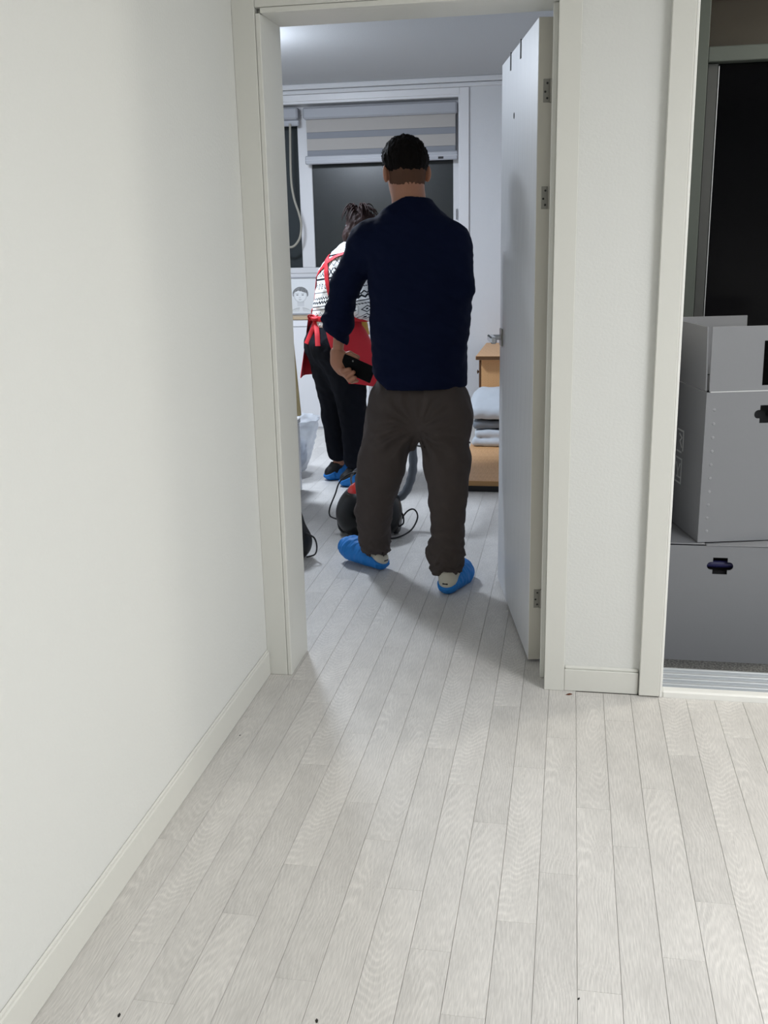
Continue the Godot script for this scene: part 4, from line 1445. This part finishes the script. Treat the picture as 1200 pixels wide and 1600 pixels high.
# ---------------------------------------------------------------- bedroom things
func portrait_texture() -> ImageTexture:
	var W := 192
	var H := 256
	var im := Image.create(W, H, false, Image.FORMAT_RGB8)
	var n := soft_noise(0.06, 4, 3)
	var el := func(x: float, y: float, cx: float, cy: float, rx: float, ry: float) -> float:
		return Vector2((x - cx) / rx, (y - cy) / ry).length()
	for y in H:
		for x in W:
			var g := 0.86
			var tex := n.get_noise_2d(x * 2.0 + y * 1.2, y * 0.6 - x * 0.4) * 0.5 + 0.5
			# shoulders and collar
			var sh: float = el.call(x, y, 96, 296, 88, 84)
			if sh < 1.0 and y > 180:
				g = lerpf(0.84, 0.66, smoothstep(1.0, 0.8, sh) * tex) - 0.16 * smoothstep(0.06, 0.0, absf(sh - 0.97))
				if absf(x - 96.0) < (y - 182) * 0.16 + 3.0:
					g = 0.85
				if y > 222:
					g = lerpf(g, 0.86, (y - 222) / 26.0)
			# neck
			if absf(x - 94.0) < 22.0 and y > 156 and y < 204:
				g = 0.8 - 0.1 * smoothstep(184.0, 164.0, float(y))
			# face
			var fc: float = el.call(x, y, 92, 124, 42, 51)
			if fc < 1.0:
				g = 0.88 - 0.14 * smoothstep(0.75, 1.0, fc) * (0.6 + 0.6 * tex)
				for e in [-1.0, 1.0]:
					var ex: float = el.call(x, y, 90 + 17 * e, 121, 7.5, 3.2)
					if ex < 1.0:
						g = 0.42
					var br: float = el.call(x, y, 90 + 18 * e, 111, 11, 1.8)
					if br < 1.0:
						g = 0.58
				if el.call(x, y, 89, 139, 6, 2.0) < 1.0:
					g = 0.66
				if el.call(x, y, 90, 153, 11, 1.7) < 1.0:
					g = 0.6
				if el.call(x, y, 90, 158, 8, 1.6) < 1.0:
					g = 0.7
			# hair with a swept fringe
			var hr: float = el.call(x, y, 93, 113, 49, 52)
			if hr < 1.0 and (fc > 1.0 or y < 92 + (x - 80) * (0.34 if x > 80 else -0.5) - 6.0 * tex) and y < 132:
				g = 0.3 + 0.34 * tex
			im.set_pixel(x, y, Color(g * 0.985, g * 0.995, g))
	return ImageTexture.create_from_image(im)

func furniture() -> void:
	# low white cabinet under the window
	var c := thing("cabinet", "low white cabinet with a wooden top edge under the bedroom window", "cabinet", V(-1.35, 0, -4.6))
	part("body", bx(V(-0.55, 0, -0.14), V(0.85, 0.84, 0.14), 0.003), M.pvc, c)
	part("top", bx(V(-0.56, 0.84, -0.145), V(0.86, 0.862, 0.155), 0.003), flat_mat(rgb(186, 164, 134), 0.5), c)
	for k in 2:
		var x0 := -0.54 + k * 0.695
		part("drawer", bx(V(x0, 0.79, 0.14), V(x0 + 0.685, 0.835, 0.15), 0.002), M.pvc, c)
		part("cabinet_door", bx(V(x0, 0.02, 0.14), V(x0 + 0.685, 0.782, 0.15), 0.002), M.pvc, c)
	# pencil portrait leaning on the cabinet
	var p := thing("portrait", "framed pale pencil portrait of a short-haired child standing under the window", "picture", V(-1.07, 0.863, -4.62))
	p.rotation.x = -0.1
	part("picture_frame", boxes_of([[-0.125, 0.135, 0.0, 0.012, 0.0, 0.016], [-0.125, 0.135, 0.275, 0.285, 0.0, 0.016], [-0.125, -0.117, 0.0, 0.285, 0.0, 0.016], [0.127, 0.135, 0.0, 0.285, 0.0, 0.016]], 0.001), flat_mat(rgb(150, 152, 158), 0.4), p)
	var st := mb()
	var g := [[V(-0.117, 0.275, 0.009), V(0.127, 0.275, 0.009)], [V(-0.117, 0.012, 0.009), V(0.127, 0.012, 0.009)]]
	sheet(st, g)
	var pm := flat_mat(Color.WHITE, 0.6)
	pm.albedo_texture = portrait_texture()
	part("drawing", st, pm, p, "pencil drawing of a head and shoulders")
	part("backing", bx(V(-0.12, 0.005, 0.001), V(0.13, 0.28, 0.007), 0.001), M.pvc, p)
	# tan board leaning on a box at the left, behind the jamb
	var k := thing("storage_box", "white storage box behind the left door jamb that carries the tan board", "box", V(-0.87, 0, -2.35))
	part("box_body", bx(V(-0.32, 0, -0.2), V(0.32, 0.40, 0.2), 0.006), M.pvc, k)
	part("box_lid", bx(V(-0.325, 0.40, -0.205), V(0.325, 0.435, 0.205), 0.006), M.pvc, k)
	var b := thing("tan_board", "tall tan wooden board leaning at the left edge of the doorway view", "board", V(-0.545, 0.474, -2.35))
	b.rotation.z = 0.062
	part("board", bx(V(-0.55, 0.0, -0.012), V(0.06, 1.1, 0.012), 0.003), M.tan, b)
	# wooden panel lying on dark battens on the floor
	var d := thing("bed_panel", "light brown wooden bed platform lying low on the floor behind the door", "bed panel", V(0.72, 0, -3.15))
	part("panel", bx(V(-0.38, 0.036, -0.76), V(0.35, 0.066, 0.56), 0.003), M.oak, d)
	part("panel_edge", bx(V(-0.379, 0.0375, 0.558), V(0.349, 0.0645, 0.5612), 0.001), M.oak_edge, d, "darker front edge")
	for z in [-0.7, -0.1, 0.5]:
		part("batten", bx(V(-0.37, 0.0, z), V(0.34, 0.036, z + 0.05), 0.002), M.black, d)
	# chest with overhanging top
	var e := thing("desk", "small brown wooden desk with overhanging top behind the folded blankets", "desk", V(0.72, 0, -4.36))
	part("side_panel", bx(V(-0.335, 0, 0.41), V(0.34, 0.603, 0.43), 0.002), M.oak, e)
	part("back_panel", bx(V(0.32, 0, -0.385), V(0.34, 0.603, 0.41), 0.002), M.oak, e)
	part("side_panel", bx(V(-0.33, 0, -0.385), V(0.32, 0.603, -0.365), 0.002), M.oak, e)
	part("top", bx(V(-0.37, 0.605, -0.385), V(0.355, 0.632, 0.49), 0.003), M.oak, e)
	part("top_edge", bx(V(-0.368, 0.6065, 0.488), V(0.353, 0.6305, 0.4912), 0.001), M.oak_dark, e, "darker edge of the top")
	for j in 3:
		var y := 0.02 + j * 0.193
		var dr := part("drawer", bx(V(-0.354, y, -0.36), V(-0.332, y + 0.188, 0.405), 0.003), M.oak_dark, e)
		for z in [0.34, -0.3]:
			var ks := mb()
			lathe(ks, [Vector2(0.006, 0), Vector2(0.006, 0.008), Vector2(0.014, 0.012), Vector2(0.014, 0.017), Vector2(0, 0.02)], 12, Transform3D(Basis(Vector3.BACK, PI / 2), V(-0.354, y + 0.1, z)))
			part("knob", ks, M.oak_dark, dr)
	blankets()

# a folded cloth: a flat stack of layers rounded at the front fold
func folded(called: String, label: String, at: Vector3, size: Vector3, layers: int, m: Material, sd: int, rise := 1.0) -> void:
	var t := thing(called, label, "blanket", at, "folded blankets on the bed platform")
	var n := soft_noise(1.0, sd, 2)
	var s := Sdf.new(0.011, V(-size.x / 2 - 0.04, -0.02, -size.z / 2 - 0.04), V(size.x / 2 + 0.04, size.y * rise + 0.05, size.z / 2 + 0.04))
	var r := size.y / layers / 2.0
	for k in layers:
		var inset := 0.016 * ((k * 7 + sd) % 3)
		for j in 9:
			var q := r * lerpf(rise, 1.0, j / 8.0)
			var y := q * (2 * k + 1)
			var z := lerpf(-size.z / 2 + q, size.z / 2 - r, j / 8.0) - inset * (1.0 if j > 4 else 0.0)
			s.bone(V(-size.x / 2 + q + inset, y, z), q * 1.03, V(size.x / 2 - q, y, z), q * 1.03, r * 0.35)
	s.displace(func(p: Vector3) -> float:
		return n.get_noise_3d(p.x * 5.0, p.y * 6.0, p.z * 6.0) * 0.009 + n.get_noise_3d(p.x * 14.0, p.y * 14.0, p.z * 18.0) * 0.004)
	s.cut(V(0, -1, 0), V(0, 0.0, 0))
	var st := mb()
	s.nets(st)
	part("cloth", st, m, t)

func blankets() -> void:
	folded("folded_blanket", "thin pale grey blanket folded at the foot of the pile on the platform", V(0.655, 0.067, -3.71), V(0.6, 0.105, 0.32), 2, M.cloth_grey, 3)
	folded("folded_blanket", "dark grey folded blanket in the middle of the pile behind the door", V(0.645, 0.18, -3.735), V(0.6, 0.055, 0.34), 1, M.cloth_dark, 4)
	folded("folded_blanket", "thick pale grey quilt on top of the blanket pile", V(0.645, 0.247, -3.735), V(0.62, 0.085, 0.36), 1, M.cloth_grey, 6, 2.1)

func vacuum() -> void:
	var t := thing("vacuum_cleaner", "black canister vacuum cleaner with red top behind the man's left leg", "vacuum cleaner", V(0.02, 0, -1.72))
	var s := Sdf.new(0.007, V(-0.22, -0.02, -0.26), V(0.24, 0.32, 0.2))
	s.ell(V(0, 0.125, 0.0), V(0.158, 0.135, 0.19), Basis(), 0.02)
	s.bone(V(-0.06, 0.09, 0.04), 0.09, V(0.07, 0.09, 0.04), 0.09, 0.05)
	s.bone(V(-0.01, 0.19, -0.06), 0.065, V(-0.01, 0.2, 0.0), 0.06, 0.05)
	s.cut(V(0, -1, 0), V(0, 0.012, 0))
	var st := mb()
	s.nets(st)
	part("body", st, M.gloss_black, t)
	st = mb()
	var r := Sdf.new(0.006, V(-0.13, 0.16, -0.14), V(0.12, 0.33, 0.16))
	r.ell(V(-0.02, 0.215, 0.02), V(0.085, 0.055, 0.1), Basis(), 0.01)
	r.cut(V(0, -1, 0), V(0, 0.215, 0))
	r.nets(st)
	part("top_cover", st, flat_mat(rgb(190, 34, 30), 0.2), t, "glossy red top cover")
	st = mb()
	lathe(st, [Vector2(0.074, 0.0), Vector2(0.094, 0.004), Vector2(0.094, 0.018), Vector2(0.076, 0.022)], 32, Transform3D(Basis.from_scale(V(0.97, 1, 1.13)), V(-0.02, 0.2, 0.02)))
	part("trim_ring", st, M.chrome, t, "chrome ring under the red cover")
	for e in [-1.0, 1.0]:
		st = mb()
		lathe(st, [Vector2(0.0, -0.018), Vector2(0.07, -0.018), Vector2(0.08, -0.01), Vector2(0.08, 0.01), Vector2(0.07, 0.018), Vector2(0.05, 0.02), Vector2(0.0, 0.02)], 28, Transform3D(Basis(Vector3.BACK, -e * PI / 2), V(0.135 * e, 0.081, 0.0)))
		part("wheel", st, M.black, t)
	# ribbed hose sweeping up to the right
	st = mb()
	var o := t.position
	var path := smooth([V(0.07, 0.16, -1.78) - o, V(0.13, 0.15, -1.8) - o, V(0.185, 0.185, -1.82) - o, V(0.215, 0.26, -1.84) - o, V(0.222, 0.34, -1.86) - o, V(0.21, 0.46, -1.9) - o, V(0.19, 0.58, -2.0) - o, V(0.13, 0.72, -2.2) - o, V(0.05, 0.86, -2.45) - o], 14)
	tube(st, path, func(u: float) -> float: return 0.0215 + 0.0014 * sin(u * 620.0), 14)
	part("hose", st, M.hose, t, "grey ribbed suction hose")

func cord(called: String, label: String, pts: Array, r: float, m: Material) -> void:
	var st := mb()
	var o: Vector3 = pts[0]
	var rel := []
	for p in pts:
		rel.append(p - o)
	tube(st, smooth(rel, 8), r, 7)
	var t := thing(called, label, "cord", o)
	part("cord", st, m, t)

func small_things() -> void:
	cord("power_cord", "black power cord looped on the floor right of the vacuum cleaner", [V(0.15, 0.14, -1.7), V(0.19, 0.11, -1.69), V(0.2, 0.07, -1.66), V(0.17, 0.05, -1.68), V(0.2, 0.1, -1.75), V(0.24, 0.12, -1.74), V(0.262, 0.085, -1.72), V(0.235, 0.03, -1.68), V(0.18, 0.008, -1.62), V(0.12, 0.006, -1.6)], 0.0042, M.cord)
	cord("power_cord", "dark cord hanging down at the left of the vacuum cleaner", [V(-0.03, 0.29, -1.82), V(-0.1, 0.275, -1.82), V(-0.145, 0.24, -1.79), V(-0.165, 0.18, -1.76), V(-0.185, 0.12, -1.72), V(-0.18, 0.085, -1.7), V(-0.14, 0.075, -1.68)], 0.004, M.cord)
	cord("power_cord", "thin grey cord lifting in an arc in front of the woman's shoes", [V(-0.2, 0.06, -2.35), V(-0.21, 0.12, -2.35), V(-0.185, 0.17, -2.35), V(-0.13, 0.2, -2.35), V(-0.07, 0.2, -2.35), V(-0.03, 0.18, -2.35), V(-0.02, 0.1, -2.35), V(-0.04, 0.01, -2.35), V(-0.1, 0.005, -2.3)], 0.006, M.cord_grey)
	cord("power_cord", "black cord lying across the bedroom floor far behind the man's legs", [V(-0.3, 0.005, -4.2), V(-0.2, 0.005, -4.1), V(-0.14, 0.005, -4.02), V(-0.08, 0.005, -3.9), V(-0.03, 0.005, -3.84), V(0.1, 0.005, -3.86), V(0.3, 0.005, -4.0)], 0.007, M.cord)
	# clear plastic bag at the left
	var b := thing("plastic_bag", "crumpled clear plastic bag on the floor at the left of the woman", "bag", V(-0.80, 0, -2.9))
	var n := soft_noise(1.0, 61, 3)
	var rows := []
	for j in 25:
		var v := j / 24.0
		var row := []
		for k in 49:
			var a := TAU * k / 48.0
			var r := lerpf(0.165, 0.275, pow(v, 0.8)) * (1.0 - 0.5 * pow(maxf(0.0, 1.0 - v * 8.0), 2.0))
			r *= 1.0 + 0.05 * n.get_noise_3d(cos(a) * 9.0, v * 11.0, sin(a) * 9.0) + 0.04 * v * sin(a * 9.0 + v * 6.0)
			var y := 0.36 * v + 0.004 + 0.012 * v * n.get_noise_2d(a * 16.0, 3.0)
			row.append(V(cos(a) * r, y, sin(a) * r * 0.85))
		rows.append(row)
	var st := mb()
	sheet(st, rows)
	var pm := flat_mat(Color(0.80, 0.83, 0.87, 0.55), 0.3)
	pm.transparency = BaseMaterial3D.TRANSPARENCY_ALPHA
	part("film", st, pm, b)
	st = mb()
	var w := Sdf.new(0.014, V(-0.28, -0.02, -0.28), V(0.28, 0.36, 0.28))
	w.ell(V(0, 0.15, 0), V(0.19, 0.16, 0.16), Basis(), 0.03)
	w.displace(func(p: Vector3) -> float: return n.get_noise_3d(p.x * 14.0, p.y * 14.0, p.z * 14.0) * 0.02)
	w.cut(V(0, -1, 0), V(0, 0.006, 0))
	w.nets(st)
	part("crumpled_film", st, flat_mat(rgb(196, 200, 208), 0.5), b)
	# black bag by the left jamb
	var k := thing("black_bag", "black fabric bag with a strap on the floor behind the left door jamb", "bag", V(-0.335, 0, -1.27))
	var s := Sdf.new(0.008, V(-0.24, -0.02, -0.16), V(0.27, 0.38, 0.16))
	s.bone(V(-0.09, 0.09, 0), 0.1, V(0.075, 0.08, 0.0), 0.095, 0.05, Vector3.BACK, 0.8)
	s.bone(V(-0.09, 0.2, 0), 0.085, V(0.05, 0.19, 0), 0.08, 0.05, Vector3.BACK, 0.8)
	s.cut(V(0, -1, 0), V(0, 0.0, 0))
	st = mb()
	s.nets(st)
	part("bag_body", st, M.black, k)
	st = mb()
	tube(st, smooth([V(0.15, 0.13, 0.03), V(0.188, 0.11, 0.03), V(0.2, 0.07, 0.03), V(0.19, 0.03, 0.03), V(0.15, 0.015, 0.03)], 6), 0.006, 6, 0.6)
	part("strap", st, M.black, k)
	# crumbs on the hall floor
	var crumbs := [[V(1.014, 0.0, 0.024), 0.012, rgb(96, 54, 34), "reddish brown crumb on the floor under the narrow wall panel"], [V(0.167, 0.0, 1.56), 0.006, rgb(30, 28, 26), "black speck on the floor near the left baseboard at the front"], [V(0.547, 0.0, 1.515), 0.006, rgb(40, 36, 32), "thin dark splinter on the floor at the front edge of the view"], [V(1.036, 0.0, 1.38), 0.004, rgb(30, 28, 26), "tiny black speck on the floor planks at the front right"], [V(0.042, 0.0, 0.439), 0.004, rgb(40, 36, 32), "tiny dark speck by the baseboard close to the left door casing"]]
	for c in crumbs:
		st = mb()
		var ht: float = c[1]
		for q in 6:
			var a0 := TAU * q / 6.0
			var a1 := TAU * (q + 1) / 6.0
			var r0 := ht * (1.0 if q % 2 == 0 else 0.6)
			var r1 := ht * (1.0 if q % 2 == 1 else 0.6)
			var p0 := V(cos(a0) * r0 * 1.3, 0.0003, sin(a0) * r1 * 0.6)
			var p1 := V(cos(a1) * r1 * 1.3, 0.0003, sin(a1) * r0 * 0.6)
			tri(st, V(0, ht * 0.4, 0), p0, p1, V(0, 1, 0))
			tri(st, V(0, 0.0002, 0), p0, p1, V(0, -1, 0))
		var o := part("crumb", st, flat_mat(c[2], 0.8), self)
		tag(o, c[3], "crumb", "specks of dirt on the hall floor")
		o.position = c[0]
		o.rotation.y = ht * 300.0
